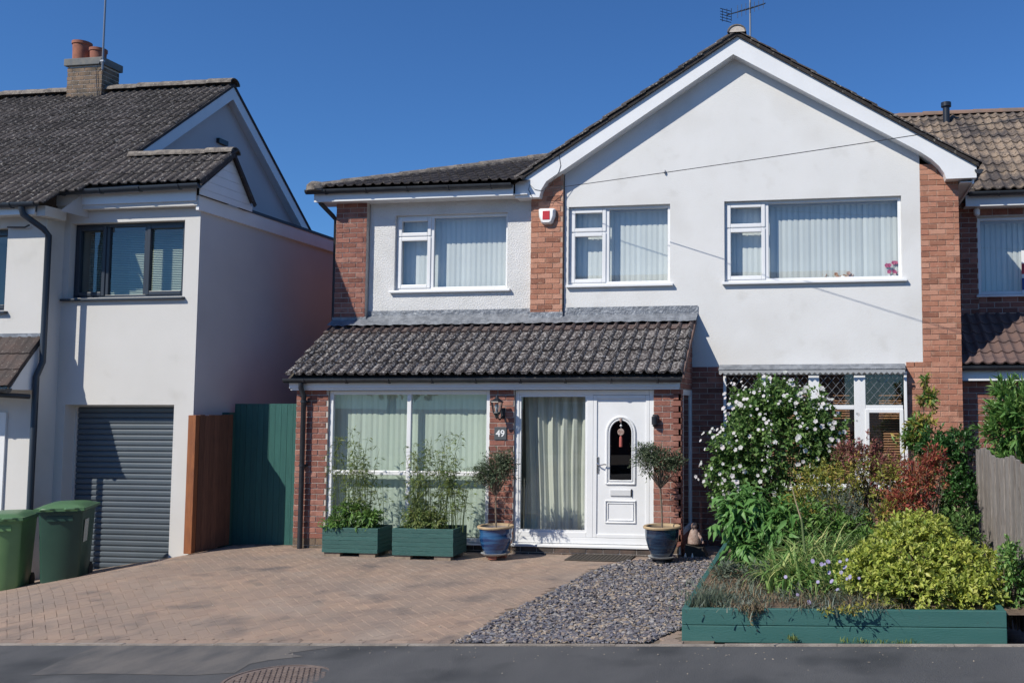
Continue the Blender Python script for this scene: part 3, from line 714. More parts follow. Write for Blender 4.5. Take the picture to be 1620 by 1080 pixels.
# ---- porch window
px0, px1 = -6.79, -4.447
xmid = ax(646, 700, YP + .03); zt = az(640, 748, YP + .03)
z0w, z1w = .12, 2.165
fw = .07
window(H, px0, px1, z0w, z1w, YP, [(px0 + fw, xmid - .03, zt + .03, z1w - .055), (px0 + fw, xmid - .03, z0w + .1, zt - .03), (xmid + .03, px1 - fw, zt + .03, z1w - .055), (xmid + .03, px1 - fw, z0w + .1, zt - .03)],
       rec=.03, fw=.055, blind=BLIND_G, blind_d=.17, room=0, sill=(px0, px1), sill_h=.03, sill_out=.02)
# ---- door set: fixed light with curtain, white panelled door
dx0, dx1 = -4.095, -2.195; dm0, dm1 = ax(927, 750, YP), ax(937, 750, YP)
g = G(); y0, y1 = YP + .03, YP + .09
g.box(dx0, dx0 + .055, y0, y1, .10, 2.165); g.box(dx1 - .055, dx1, y0, y1, .10, 2.165); g.box(dx0 + .055, dx1 - .055, y0, y1, 2.10, 2.165)
dmx = (dm0 + dm1) / 2
g.box(dmx - .045, dmx + .045, y0 - .001, y1, .22, 2.10); g.box(dx0 + .055, dmx - .045, y0, y1, .22, .29)
g.box(dx0 + .055, dx1 - .055, y0, y1, .14, .22)
fr = obj('door_frame', g, UPVC, H, bevel=.006)
obj('threshold', G().prism([(YP - .035, .095), (YP + .09, .095), (YP + .09, .14), (YP - .035, .125)], dx0 - .02, dx1 + .01, 'x'), UPVC, H, bevel=.004)
fx = obj('window', bars(G(), dx0 + .056, dmx - .046, .291, 2.099, y0 + .01, y1 - .005, .022), UPVC, H)
obj('pane', G().add([(dx0 + .07, y0 + .03, .30), (dmx - .06, y0 + .03, .30), (dmx - .06, y0 + .03, 2.09), (dx0 + .07, y0 + .03, 2.09)], [(0, 1, 2, 3)]), GLASS, fx)
def curt(u, v):
    x = dx0 + .05 + (dmx - dx0 - .08) * u
    fold = math.sin(u * 38 + 1.2 * math.sin(v * 2.3) + .8 * math.sin(u * 9)) * (.028 + .012 * v) + .012 * math.sin(u * 91 + v * 3)
    return (x + .012 * math.sin(v * 4 + u * 5), YP + .27 + fold + .03 * (1 - v), .16 + 1.98 * v)
obj('curtain', G().grid(curt, 120, 14), CURTAIN, fx, smooth=True)
# door leaf
lx0, lx1, lz0, lz1 = dmx + .05, dx1 - .06, .225, 2.095
yd = YP + .045
D = G(); acx = ax(982, 700, yd - .01); az0 = az(982, 760, yd); rad = .155; azs = az(982, 685, yd)
# leaf face with an arched opening, as a fan of quads round it
ra = rad * 1.15
ts = sorted({math.pi * k / 14 for k in range(15)} | {math.atan2(lz1 - azs, lx1 - acx), math.atan2(lz1 - azs, lx0 - acx)})
arc = [(acx + rad * math.cos(t), azs + ra * math.sin(t)) for t in ts]
arch = [(acx - rad, az0), (acx + rad, az0)] + arc
def outer(t):
    c_, s_ = math.cos(t), math.sin(t)
    k = min(((lx1 if c_ > 0 else lx0) - acx) / c_ if abs(c_) > 1e-6 else 1e9, (lz1 - azs) / s_ if s_ > 1e-6 else 1e9); return (acx + c_ * k, azs + s_ * k)
D.add([(lx0, yd, lz0), (lx1, yd, lz0), (lx1, yd, az0), (lx0, yd, az0)], [(0, 1, 2, 3)])
for p, q in ((lx0, acx - rad), (acx + rad, lx1)): D.add([(p, yd, az0), (q, yd, az0), (q, yd, azs), (p, yd, azs)], [(0, 1, 2, 3)])
D.add([(x, yd, z) for x, z in arc] + [(x, yd, z) for x, z in [outer(t) for t in ts]], [(i, len(arc) + i, len(arc) + i + 1, i + 1) for i in range(len(arc) - 1)])
n = len(arch)
D.add([(x, yd, z) for x, z in arch] + [(x, yd + .04, z) for x, z in arch], [(i, (i + 1) % n, (i + 1) % n + n, i + n) for i in range(n)])
door = obj('front_door', D, UPVC, H)
def mould(poly, r_=.014, close=True, y=None):
    g = G(); y = yd - .004 if y is None else y; pts = [(x, y, z) for x, z in poly]
    if close: pts = pts + [pts[0], pts[1]]
    return g.tube(pts, r_, 8)
o1 = [(acx + s_ * (rad + .035), z) for s_, z in ((-1, az0 - .04), (1, az0 - .04))] + [(acx + (rad + .035) * math.cos(t), azs + (rad * 1.15 + .035) * math.sin(t)) for t in [math.pi * k / 14 for k in range(15)]]
o2 = [(x + (acx - x) * -.12 if False else x, z) for x, z in arch]
obj('arch_moulding', mould(o1, .018), UPVC, door, smooth=True); obj('arch_bead', mould(arch, .011), UPVC, door, smooth=True)
ap = G().add([(x, yd + .02, z) for x, z in arch], [tuple(range(len(arch)))]); obj('pane', ap, GLASS_D, door)
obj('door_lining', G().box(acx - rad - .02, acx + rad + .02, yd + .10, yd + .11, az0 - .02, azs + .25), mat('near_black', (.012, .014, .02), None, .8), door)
pz0, pz1 = az(982, 817, yd), az(982, 793, yd)
pz1 = az(982, 792, yd); pz0 = az(982, 826, yd)
q0, q1 = acx - .20, acx + .20
for k, r_ in ((0, .014), (.03, .008)):
    obj('panel_moulding', mould([(q0 + k, pz0 + k), (q1 - k, pz0 + k), (q1 - k, pz1 - k), (q0 + k, pz1 - k)], r_), UPVC, door, smooth=True)
obj('letterbox', G().box(acx - .14, acx + .14, yd - .018, yd - .001, az(982, 784, yd), az(982, 774, yd)), mat('pale_steel', (.62, .63, .64), None, .35), door, bevel=.006)
obj('letterbox_flap_end', G().box(acx + .142, acx + .152, yd - .02, yd - .001, az(982, 785, yd), az(982, 773, yd)), BLACK, door)
hxx = lx0 + .055; hzz = az(940, 735, yd)
hd = obj('handle_plate', G().box(hxx - .016, hxx + .016, yd - .014, yd - .001, hzz - .11, hzz + .11), CHROME, door, bevel=.005)
obj('handle', G().tube([(hxx, yd - .02, hzz + .02), (hxx, yd - .055, hzz + .02), (hxx + .05, yd - .06, hzz + .0), (hxx + .10, yd - .058, hzz + .012), (hxx + .13, yd - .058, hzz + .008)], .009, 8), CHROME, hd, smooth=True)
obj('lock', G().lathe([(.012, 0), (.012, .02), (0, .02)], (hxx, yd - .016, hzz - .05), 10), CHROME, hd)
# sash lip round the leaf
obj('door_stile', bars(G(), lx0 - .004, lx1 + .004, lz0 - .002, lz1 + .002, yd - .016, yd - .002, .05), UPVC, door, bevel=.006)
# ---- porch fascia, soffit, gutter, roof
obj('fascia', G().box(xp0 - .06, xp1 + .0, YP - .10, YP - .08, 2.20, 2.31), UPVC, H)
obj('fascia', G().box(xp0 - .05, xp1 - .01, YP - .078, YP + .1, 2.171, 2.24), UPVC, H, label='white head board above the porch windows')
gutter(H, (xp0 - .10, YP - .155, 2.325), (xp1 + .03, YP - .155, 2.315), brackets=9)
cp = 1 / math.hypot(1, .67); yE, zE = YP - .17, 2.345
g = G().add([(xp0 - .06, yE + .02, zE - .02), (xp1 + .04, yE + .02, zE - .02), (xp1 + .04, YM, zE - .02 + .67 * (YM - yE - .02)), (xp0 - .06, YM, zE - .02 + .67 * (YM - yE - .02))], [(0, 1, 2, 3)])
obj('roof_deck', g, TILE_D, H)
ncol = 18; wdt = (xp1 + .05 - (xp0 - .06)) / ncol
lay_tiles(H, TILE, (xp0 - .06, yE, zE), (1, 0, 0), (0, cp, .67 * cp), ncol, 5, wd=wdt, gauge=.285, top_mat=TILE_TOP, rh=.044, th=.034)
obj('verge', G().prism([(yE, zE - .03), (YM - .01, zE - .03 + .67 * (YM - yE)), (YM - .01, zE + .055 + .67 * (YM - yE)), (yE, zE + .055)], xp1 + .051, xp1 + .07, 'x'), TILE_R, H)
# lead flashing dressed up the wall and over the top course
def flash(x0, x1, yw_, ztop, name='flashing'):
    k = max(2, int((x1 - x0) / .06))
    yl = YM - .20
    def fn(u, v):
        x = x0 + (x1 - x0) * u; rp = .006 * math.sin(x * 42) + .005 * math.sin(x * 17)
        if v < .5: t = v / .5; y = yl + (yw_ - .012 - yl) * t; return (x, y, zE + .67 * (y - yE) + .135 + rp * (1 - t))
        t = (v - .5) / .5; zb = zE + .67 * (yw_ - .012 - yE) + .135; return (x, yw_ - .012 - .002 * t, zb + (ztop - zb) * t)
    return obj(name, G().grid(fn, k, 6), LEAD, H, smooth=True)
flash(-6.80, -4.22, YW, 3.385); flash(-3.725, xp1 + .09, YM, 3.385)
flash(-7.33, -6.78, YM - .04, 3.29); flash(-4.24, -3.72, YM - .05, 3.32)
obj('downpipe', G().tube([(-7.12, YP - .155, 2.27), (-7.12, YP - .155, 2.2), (-7.12, YP - .075, 2.10), (-7.12, YP - .075, -.02)], .034, 12), BLACKM, H, smooth=True)
g = G()
for z in (1.12, 2.0): g.lathe([(.042, 0), (.042, .03)], (-7.12, YP - .075, z), 12).box(-7.17, -7.07, YP - .05, YP - .01, z, z + .025)
obj('pipe_clip', g, BLACKM, H)
# ---- ground floor front window (leaded), under a little corrugated canopy
yB = YM - .10; bx0, bx1 = -1.37, 1.148; bz0, bz1 = .85, az(1300, 588, yB)
ztr = az(1300, 644, yB)
cut = [(ax(1150, 600, yB), ax(1205, 600, yB)), (ax(1220, 600, yB), ax(1279, 600, yB)), (ax(1296, 600, yB), ax(1351, 600, yB)), (ax(1369, 600, yB), ax(1428, 600, yB))]
L_ = []
for a, b in cut: L_ += [(a, b, ztr + .03, bz1 - .04), (a, b, bz0 + .05, ztr - .03)]
wb = window(H, bx0, bx1, bz0, bz1, yB, L_, rec=0, fw=.04, sill=(bx0, bx1), room=0, name='window', label='white leaded ground floor window')
for k, (a, b) in enumerate(cut):
    if k in (3,): obj('sash', bars(G(), a - .004, b + .004, bz0 + .04, ztr - .025, yB - .012, yB + .05, .05), UPVC, wb, bevel=.006)
    g = G(); z0_, z1_ = ztr + .03, bz1 - .04; st = .115; hgt = z1_ - z0_; wd_ = b - a
    k0 = -int((hgt + wd_) / st) - 1
    for i in range(k0, 14):
        for sgn in (1, -1):
            # line x = c + sgn*z*.8 clipped to the light
            c = a + i * st if sgn > 0 else a + (i + 6) * st
            t0, t1 = 0.0, hgt
            pts_ = []
            for t in np.linspace(0, hgt, 25):
                x = c + sgn * t * .85
                if a <= x <= b: pts_.append((x, yB + .022, z0_ + t))
            if len(pts_) > 1: g.tube([pts_[0], pts_[-1]], .0026, 4)
    obj('leaded_lattice', g, GALV, wb)
g = G()
for k in range(60):
    z = bz0 + .05 + k * .035
    if z > bz1 - .04: break
    for a, b in ((bx0 + .25, -.55), (-.52, .38), (.55, bx1 - .06)):
        g.add([(a, yB + .22, z), (b, yB + .22, z), (b, yB + .245, z + .022), (a, yB + .245, z + .022)], [(0, 1, 2, 3)])
obj('venetian_blind', g, WOODBLIND, wb)
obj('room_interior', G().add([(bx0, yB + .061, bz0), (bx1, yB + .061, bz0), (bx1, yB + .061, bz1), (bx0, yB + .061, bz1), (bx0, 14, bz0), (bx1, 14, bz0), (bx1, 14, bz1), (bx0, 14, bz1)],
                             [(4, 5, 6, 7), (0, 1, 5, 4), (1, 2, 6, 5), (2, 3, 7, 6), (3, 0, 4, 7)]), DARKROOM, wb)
# little canopy: lead top, wavy sheet edge, white board
g = G().prism([(YM - .001, 2.535), (YM - .001, 2.44), (yB - .06, 2.44), (yB - .07, 2.46)][::-1], bx0 - .06, bx1 - .02, 'x')
obj('bay_roof', g, LEAD, H)
def wav(u, v):
    x = bx0 - .05 + (bx1 - bx0 + .02) * u; return (x, yB - .085 + .02 * v, 2.425 + .022 * math.sin(x * 2 * math.pi / .074) + .02 * v)
obj('corrugated_edge', G().grid(lambda u, v: (bx0 - .05 + (bx1 - bx0 + .02) * u, yB - .088, 2.40 + .045 * v + (1 - v) * .014 * math.sin((bx0 + (bx1 - bx0) * u) * 2 * math.pi / .074)), 272, 1), mat('clear_sheet', (.35, .36, .37), None, .3), H)
obj('head_board', G().box(bx0, bx1, yB - .03, YM, bz1 + .001, 2.405), UPVC, H)
BK.flush()

# ================================================================== THINGS ON THE HOUSE
# alarm box
ax_, az_ = at(866, 344, YM - .07)[0], at(866, 344, YM - .07)[2]; yb_ = YM - .058
al = root('alarm_box', (ax_, yb_, az_), 'white and red burglar alarm box on the brick pier', 'alarm box')
sh = [(-.125, .115), (-.12, .01), (-.085, -.085), (-.05, -.105), (.05, -.105), (.085, -.085), (.12, .01), (.125, .115), (.10, .128), (-.10, .128)]
g = G(); n = len(sh)
v = [(ax_ + x, yb_, az_ + z) for x, z in sh] + [(ax_ + x * .97, yb_ - .05, az_ + z * .97) for x, z in sh] + [(ax_ + x * .8, yb_ - .075, az_ + z * .8) for x, z in sh]
g.add(v, [tuple(range(2 * n, 3 * n))] + [(i + k * n, (i + 1) % n + k * n, (i + 1) % n + n + k * n, i + n + k * n) for k in (0, 1) for i in range(n)])
obj('housing', g, WHITE, al, smooth=True)
obj('red_panel', G().box(ax_ - .055, ax_ + .055, yb_ - .080, yb_ - .0745, az_ - .045, az_ + .085), RED, al, bevel=.003)
# house number plaque
hp = at(792, 685, YP - .01)
pl = root('house_number_plaque', (hp[0], YP - .008, hp[2]), 'square slate plaque with white number 49 on the porch pier', 'house number')
obj('plaque', G().box(hp[0] - .085, hp[0] + .085, YP - .022, YP - .008, hp[2] - .085, hp[2] + .085), SLATEP, pl, bevel=.003)
fc = bpy.data.curves.new('number', 'FONT'); fc.body = '49'; fc.size = .125; fc.extrude = .001; fc.align_x = 'CENTER'; fc.align_y = 'CENTER'; fc.offset = .002; fc.materials.append(WHITE)
ft = bpy.data.objects.new('number', fc); COL.objects.link(ft); bpy.context.view_layer.update()
fo = bpy.data.objects.new('number', bpy.data.meshes.new_from_object(ft.evaluated_get(bpy.context.evaluated_depsgraph_get()))); bpy.data.objects.remove(ft); fo.parent = pl; COL.objects.link(fo); fo.location = (0, -.0155, -.005); fo.rotation_euler = (math.pi / 2, 0, 0)
# lantern
lp = at(786, 645, YP - .17)
lt = root('wall_lantern', (lp[0] + .02, YP - .008, lp[2]), 'black carriage lantern on the brick pier above the house number', 'lantern')
lx, ly, lz = lp
obj('wall_plate', G().box(lx + .03 - .03, lx + .03 + .03, YP - .02, YP - .008, lz - .14, lz + .0), BLACK, lt, bevel=.004)
obj('arm', G().tube([(lx + .03, YP - .015, lz - .10), (lx + .02, YP - .10, lz - .16), (lx, ly, lz - .11)], .010, 8), BLACK, lt, smooth=True)
obj('base', G().lathe([(.0, -.15), (.02, -.13), (.03, -.10), (.055, -.07), (.05, -.055)], (lx, ly, lz), 6), BLACK, lt)
g = G()
for j in range(6):
    t = 2 * math.pi * j / 6; g.tube([(lx + .05 * math.cos(t), ly + .05 * math.sin(t), lz - .06), (lx + .078 * math.cos(t), ly + .078 * math.sin(t), lz + .075)], .006, 4)
obj('cage', g, BLACK, lt)
obj('lantern_glass', G().lathe([(.047, -.055), (.074, .072)], (lx, ly, lz), 6), GLASS, lt)
obj('lantern_roof', G().lathe([(.095, .075), (.09, .085), (.035, .125), (.02, .14), (.015, .165), (0, .17)], (lx, ly, lz), 6), BLACK, lt)
obj('bulb', G().lathe([(.012, -.06), (.02, -.02), (.03, .02), (.02, .045), (0, .055)], (lx, ly, lz), 10), WHITE, lt, smooth=True)
# little light beside the door
sp = at(1036, 665, YP - .05)
sm_ = root('wall_light', (sp[0], YP - .008, sp[2]), 'small black wall light on the brick pier right of the door', 'wall light')
obj('bracket', G().box(sp[0] - .035, sp[0] + .035, YP - .03, YP - .008, sp[2] - .08, sp[2] + .08), BLACK, sm_, bevel=.006)
obj('lamp_housing', G().lathe([(.03, -.055), (.04, -.05), (.042, .05), (.02, .065), (0, .066)], (sp[0] - .0, YP - .065, sp[2]), 14), BLACK, sm_, smooth=True)
# hanging ornament in the door glass
ho = at(982, 670, yd - .03)
orn = root('door_ornament', (ho[0], yd - .01, az(982, 660, yd)), 'red and white hanging charm on the arched door glass', 'ornament')
zt_ = az(982, 660, yd)
g = G().tube([(ho[0], yd - .012, zt_ + .0), (ho[0], yd - .012, zt_ - .38)], .002, 5); obj('cord', g, WHITE, orn)
obj('bead', G().lathe([(0, .03), (.016, .02), (.016, -.02), (0, -.03)], (ho[0], yd - .02, zt_ - .04), 10), STONE, orn, smooth=True)
obj('bead', G().lathe([(0, .02), (.018, .0), (0, -.02)], (ho[0], yd - .02, zt_ - .11), 10), WHITE, orn, smooth=True)
T = Matrix.Translation((ho[0], yd - .02, zt_ - .19)) @ Matrix.Rotation(math.pi / 2, 4, 'X')
d_ = G(); dd = G().lathe([(.0, -.006), (.045, -.006), (.045, .006), (.03, .008), (.0, .004)], (0, 0, 0), 20); dd.v = [tuple(T @ Vector(p)) for p in dd.v]; obj('disc', dd, STONE, orn, smooth=True)
obj('tassel', G().lathe([(.012, .0), (.02, -.02), (.022, -.14), (.0, -.145)], (ho[0], yd - .02, zt_ - .245), 10), mat('red_tassel', (.40, .10, .08), None, .8), orn, smooth=True)
# door mat
mx0, mx1 = -3.25, -2.42
dm = root('door_mat', (-2.8, 11.6, 0), 'flat dark coir mat lying below the white front door', 'door mat')
obj('mat_base', G().box(mx0, mx1, 11.42, 11.86, .004, .018), mat('coir', (.09, .075, .06), (.05, .045, .04), .95, scale=40, bump=1, bscale=200), dm, bevel=.004)
g = G()
for i in range(16): g.box(mx0 + .03 + i * .05, mx0 + .055 + i * .05, 11.45, 11.83, .018, .024)
obj('mat_ribs', g, MATS['coir'], dm)
# orchid and flowers on the sill inside the big upper window
fl = [leafmat('petal_magenta', [(.45, .03, .12), (.60, .12, .22)], .5, .3), leafmat('petal_peach', [(.55, .25, .15), (.7, .45, .35)], .5, .3)]

# ------------------------------------------------------------------ foliage helpers
def norm(a): return a / np.maximum(np.linalg.norm(a, axis=-1, keepdims=True), 1e-9)
def leaf_mesh(name, P, D, Nn, L, Wd, droop=0.0, fold=.25, blunt=.5):
    """P base points, D directions, Nn leaf normals; four triangles a leaf"""
    n = len(P); D = norm(D); S_ = norm(np.cross(D, Nn)); U = np.cross(S_, D)
    L = np.broadcast_to(L, n)[:, None]; Wd = np.broadcast_to(Wd, n)[:, None]
    V = np.empty((n, 5, 3))
    V[:, 0] = P; V[:, 1] = P + D * L * blunt + S_ * Wd * .5 + U * Wd * fold
    V[:, 2] = P + D * L - U * L * droop; V[:, 3] = P + D * L * blunt - S_ * Wd * .5 + U * Wd * fold
    V[:, 4] = P + D * L * blunt
    idx = np.array([0, 1, 4, 1, 2, 4, 2, 3, 4, 3, 0, 4])
    return raw_mesh(name, V.reshape(-1, 3), (np.arange(n)[:, None] * 5 + idx[None]).reshape(-1, 3))
def raw_mesh(name, V, T):
    me = bpy.data.meshes.new(name); me.vertices.add(len(V)); me.vertices.foreach_set('co', np.ascontiguousarray(V, dtype=np.float32).ravel())
    k = T.shape[1]; me.loops.add(T.size); me.loops.foreach_set('vertex_index', T.astype(np.int32).ravel())
    me.polygons.add(len(T)); me.polygons.foreach_set('loop_start', np.arange(0, T.size, k, dtype=np.int32)); me.polygons.foreach_set('loop_total', np.full(len(T), k, dtype=np.int32))
    me.update(calc_edges=True); me.validate(); return me
def mobj(name, me, m, parent=None):
    me.materials.append(m); o = bpy.data.objects.new(name, me); COL.objects.link(o); o.parent = parent
    if parent is not None: o.location = -Vector(ORG[parent.name])
    ORG[o.name] = (0, 0, 0)
    if name in ('shoots', 'dry_stems', 'dry_stalks', 'blades', 'trailing_shoots'): o['kind'] = 'stuff'
    return o
def rdir(n): return norm(RNG.normal(size=(n, 3)))
def tips_in(ells, n, inner=.55, lump=.18, upb=.25):
    """twig tips spread through a lumpy union of ellipsoids; returns points and outward directions"""
    vol = np.array([e[3] * e[4] * e[5] for e in ells]) ** .67; vol /= vol.sum()
    k = RNG.choice(len(ells), n, p=vol); E_ = np.array(ells)[k]
    d = rdir(n); d[:, 2] += upb; d = norm(d)
    r = inner + (1 - inner) * RNG.random(n) ** .6
    ph = RNG.random(3) * 6
    r *= 1 + lump * (np.sin(d[:, 0] * 5 + ph[0] + k) * np.sin(d[:, 1] * 6 + ph[1]) + .6 * np.sin(d[:, 2] * 9 + ph[2] + k * 2)) + RNG.normal(0, .04, n)
    return E_[:, :3] + d * r[:, None] * E_[:, 3:6], d
def foliage(ells, tips, m, ll, lw, inner=.5, lump=.18, upb=.25, spread=.9, step=.0, droop=.1, twig=.03, zmin=None, blunt=.5, gravity=0, name='foliage', jitter=.3, sz=.25):
    P, d = tips_in(ells, tips, inner, lump, upb)
    if zmin is not None: k = P[:, 2] > zmin; P, d = P[k], d[k]
    P = np.repeat(P, m, 0); d = np.repeat(d, m, 0); n = len(P)
    D = norm(d + rdir(n) * spread); D[:, 2] -= gravity; D = norm(D)
    B = P - d * RNG.random((n, 1)) * twig * 2 + rdir(n) * twig * jitter
    Nn = norm(np.array([0, 0, 1.0]) + rdir(n) * .8 + d * .5)
    s = 1 + RNG.normal(0, sz, n).clip(-.5, .6)
    return leaf_mesh(name, B, D, Nn, ll * s, lw * s, droop, blunt=blunt)
def stems(base, ells, n, m, parent, r=.008, name='branches', spreadbase=.05):
    P, d = tips_in(ells, n, .3, .1)
    g = G()
    for p in P:
        b = Vector(base) + Vector((random.gauss(0, spreadbase), random.gauss(0, spreadbase), 0)); q = Vector(p); mid = b.lerp(q, .5) + Vector((random.gauss(0, .04), random.gauss(0, .04), .05))
        g.tube([b, mid, q], [r, r * .7, r * .3], 5, False)
    return obj(name, g, m, parent)
def blades(name, bases, m, parent, L=(.3, .6), w=.02, lean=(.2, .9), droop=1.0, seg=7, azi=None):
    V = []; T = []
    for b in bases:
        a = random.uniform(0, 6.283) if azi is None else random.gauss(azi, .8); l = random.uniform(*L); th = random.uniform(*lean); dr = droop * random.uniform(.6, 1.4)
        h = Vector((math.cos(a), math.sin(a), 0)); s_ = Vector((-math.sin(a), math.cos(a), 0)); p = Vector(b); ang = math.pi / 2 - th * .5; k0 = len(V)
        ww = w * random.uniform(.7, 1.25)
        for i in range(seg + 1):
            t = i / seg; wd = ww * (1 - t ** 2.2) * .5 + .0008; up = Vector((0, 0, 1)) * .3 * wd
            V += [tuple(p - s_ * wd + up), tuple(p), tuple(p + s_ * wd + up)]
            p = p + (h * math.cos(ang) + Vector((0, 0, 1)) * math.sin(ang)) * (l / seg); ang -= dr * (1.1 + th) * 1.6 / seg * (t + .35)
            if i < seg:
                q = k0 + i * 3; T += [(q, q + 1, q + 4, q + 3), (q + 1, q + 2, q + 5, q + 4)]
    return mobj(name, raw_mesh(name, np.array(V), np.array(T)), m, parent)

LM = dict(
    hib=leafmat('hibiscus_leaf', [(.061, .138, .034), (.122, .225, .061), (.207, .327, .095), (.095, .191, .051), (.276, .380, .138)]),
    peony=leafmat('peony_leaf', [(.082, .203, .046), (.133, .284, .072), (.203, .385, .121), (.102, .223, .061)], .45),
    strap=leafmat('strap_leaf', [(.116, .253, .059), (.194, .350, .098), (.331, .466, .155), (.582, .564, .233), (.155, .292, .078)], .45),
    grass=leafmat('fine_grass', [(.109, .240, .066), (.175, .328, .109), (.349, .415, .175), (.655, .568, .306)], .6),
    choisya=leafmat('golden_leaf', [(.42, .48, .085), (.56, .60, .12), (.28, .36, .07), (.66, .64, .18), (.16, .25, .05)], .4, .35),
    gold=leafmat('olive_gold_leaf', [(.270, .288, .051), (.439, .405, .085), (.151, .203, .051), (.506, .338, .085)], .5),
    red=leafmat('red_nandina_leaf', [(.288, .040, .036), (.432, .090, .064), (.198, .036, .040), (.504, .198, .090), (.180, .126, .054)], .5),
    maroon=leafmat('maroon_leaf', [(.260, .060, .070), (.440, .160, .160), (.180, .080, .060), (.280, .220, .100)], .5),
    dark=leafmat('dark_green_leaf', [(.028, .082, .025), (.050, .133, .037), (.078, .187, .047), (.040, .094, .035)], .35, .2),
    laurel=leafmat('laurel_leaf', [(.071, .179, .039), (.127, .270, .063), (.199, .359, .108), (.089, .199, .053), (.359, .486, .144)], .38),
    bamboo=leafmat('bamboo_leaf', [(.107, .182, .045), (.197, .257, .075), (.303, .333, .121), (.135, .197, .061)], .5, .35),
    bush=leafmat('bushy_leaf', [(.076, .175, .033), (.129, .259, .053), (.212, .334, .091), (.053, .121, .031)], .45),
    olive=leafmat('olive_leaf', [(.062, .094, .044), (.103, .138, .076), (.166, .200, .124), (.048, .076, .038)], .5, .2),
    lav=leafmat('lavender_leaf', [(.110, .143, .099), (.187, .220, .165), (.077, .110, .077)], .7),
    dry=leafmat('dry_stalk', [(.24, .16, .10), (.34, .25, .16), (.16, .10, .07), (.20, .19, .09)], .8, .2),
    grey=leafmat('silver_leaf', [(.161, .196, .161), (.253, .287, .241), (.103, .138, .092)], .6),
    petal=leafmat('white_petal', [(.72, .66, .68), (.80, .78, .78), (.66, .58, .62)], .6, .35),
    lilac=leafmat('lilac_petal', [(.42, .36, .60), (.52, .45, .70), (.60, .56, .76)], .6, .35))
def blooms(name, C, Dn, rad, m, parent, petals=5, cup=.35):
    """open flowers: a ring of petals about each centre"""
    n = len(C); Dn = norm(Dn); A = norm(np.cross(Dn, RNG.normal(size=(n, 3)))); B = np.cross(Dn, A)
    P = []; D = []; Nn = []; L = []
    for j in range(petals):
        t = 2 * math.pi * j / petals; d = A * math.cos(t) + B * math.sin(t)
        P.append(C); D.append(d + Dn * cup); Nn.append(Dn); L.append(rad)
    P = np.concatenate(P); D = np.concatenate(D); Nn = np.concatenate(Nn); L = np.concatenate([np.broadcast_to(rad, n)] * petals)
    return mobj(name, leaf_mesh(name, P, D, Nn, L, L * 1.0, .1, .1, .62), m, parent)

# flowers on the sill of the upper window
for (px_, py_, lm, nm, txt, cat_) in ((1411, 425, fl[0], 'orchid', 'magenta orchid standing inside the right end of the big upper window', 'orchid'), (1334, 432, fl[1], 'flower_arrangement', 'low peach flower arrangement inside the big upper window', 'flowers')):
    p = at(px_, 438, YM + .22); c = root(nm, p, txt, cat_)
    obj('vase', G().lathe([(.03, .0), (.05, .02), (.045, .06), (.03, .08), (.02, .02), (0, .02)], (p[0], p[1], zC0 + .0), 12), WHITE, c, smooth=True)
    n = 12 if nm == 'orchid' else 9
    q = np.array([[p[0] + random.gauss(0, .05 if nm == 'orchid' else .11), p[1] + random.gauss(0, .02), zC0 + (random.uniform(.1, .25) if nm == 'orchid' else random.uniform(.05, .12))] for _ in range(n)])
    g = G()
    for t in q: g.tube([(p[0], p[1], zC0 + .05), (float(t[0]), float(t[1]), float(t[2]))], .002, 4, False)
    obj('stems', g, STEM, c)
    blooms('flowers', q, np.tile([0, -1., .2], (n, 1)) + RNG.normal(0, .3, (n, 3)), .035, lm, c)

# ================================================================== AERIAL, WIRE, FLUE
apx = at(1187, 60, 13.3); base = (apx[0], 13.3, roofz(apx[0]) + .02)
ar = root('tv_aerial', base, 'tv aerial on a thin mast behind the gable peak of the white house', 'aerial')
top = az(1187, 12, 13.3)
obj('mast', G().tube([base, (base[0], 13.3, top + .42)], .014, 8), GALV, ar, smooth=True)
b0 = at(1150, 24, 13.9); b1 = at(1210, 6, 12.9)
obj('boom', G().tube([b0, (base[0], 13.3, az(1187, 14, 13.3)), b1], .009, 6), BLACK, ar)
g = G()
for i in range(5):
    x = b0[0] - .02 + .0 * i; z = b0[2] - .09 + i * .045; g.tube([(x - .08, b0[1] - .05, z), (x + .08, b0[1] + .05, z - .015)], .006, 5)
for dx in (-.07, 0, .07): g.tube([(b0[0] + dx, b0[1], b0[2] - .1), (b0[0] + dx, b0[1], b0[2] + .1)], .005, 5)
obj('reflector', g, BLACK, ar)
g = G()
for i in range(7):
    t = .3 + i * .11; p = Vector(b0).lerp(Vector(b1), t); s_ = .10 - i * .006; g.tube([p + Vector((0, 0, s_)), p - Vector((0, 0, s_))], .004, 5)
    g.tube([p + Vector((s_ * .6, -s_ * .5, 0)), p - Vector((s_ * .6, -s_ * .5, 0))], .004, 5)
obj('elements', g, BLACK, ar)
wp = []
for i in range(25):
    t = 14 * i / 24; sag = -.35 * 4 * (i / 24) * (1 - i / 24) * .25
    wp.append((-3.95 + t, 12.73 - .40 * t, 5.10 + .012 * t + sag))
tag(obj('telephone_wire', G().tube(wp, .005, 5), BLACK), 'thin black telephone wire sagging across the white gable', 'wire')
cw_ = at(1052, 273, YM)
tag(obj('wall_hook', G().lathe([(.012, -.02), (.018, 0), (.012, .03), (0, .032)], (cw_[0], YM - .02, cw_[2]), 8), GALV), 'tiny metal hook on the white gable under the wire', 'hook')
lp_ = [at(x, y, 12.735) for x, y in ((884, 243), (887, 262), (884, 272), (870, 292), (858, 302), (846, 300), (838, 292), (836, 300), (842, 312))]
tag(obj('cable_loop', G().tube([(x, 12.735, z) for x, _, z in lp_], .004, 5), BLACK), 'thin black cable looping over the curved end of the left bargeboard', 'cable')

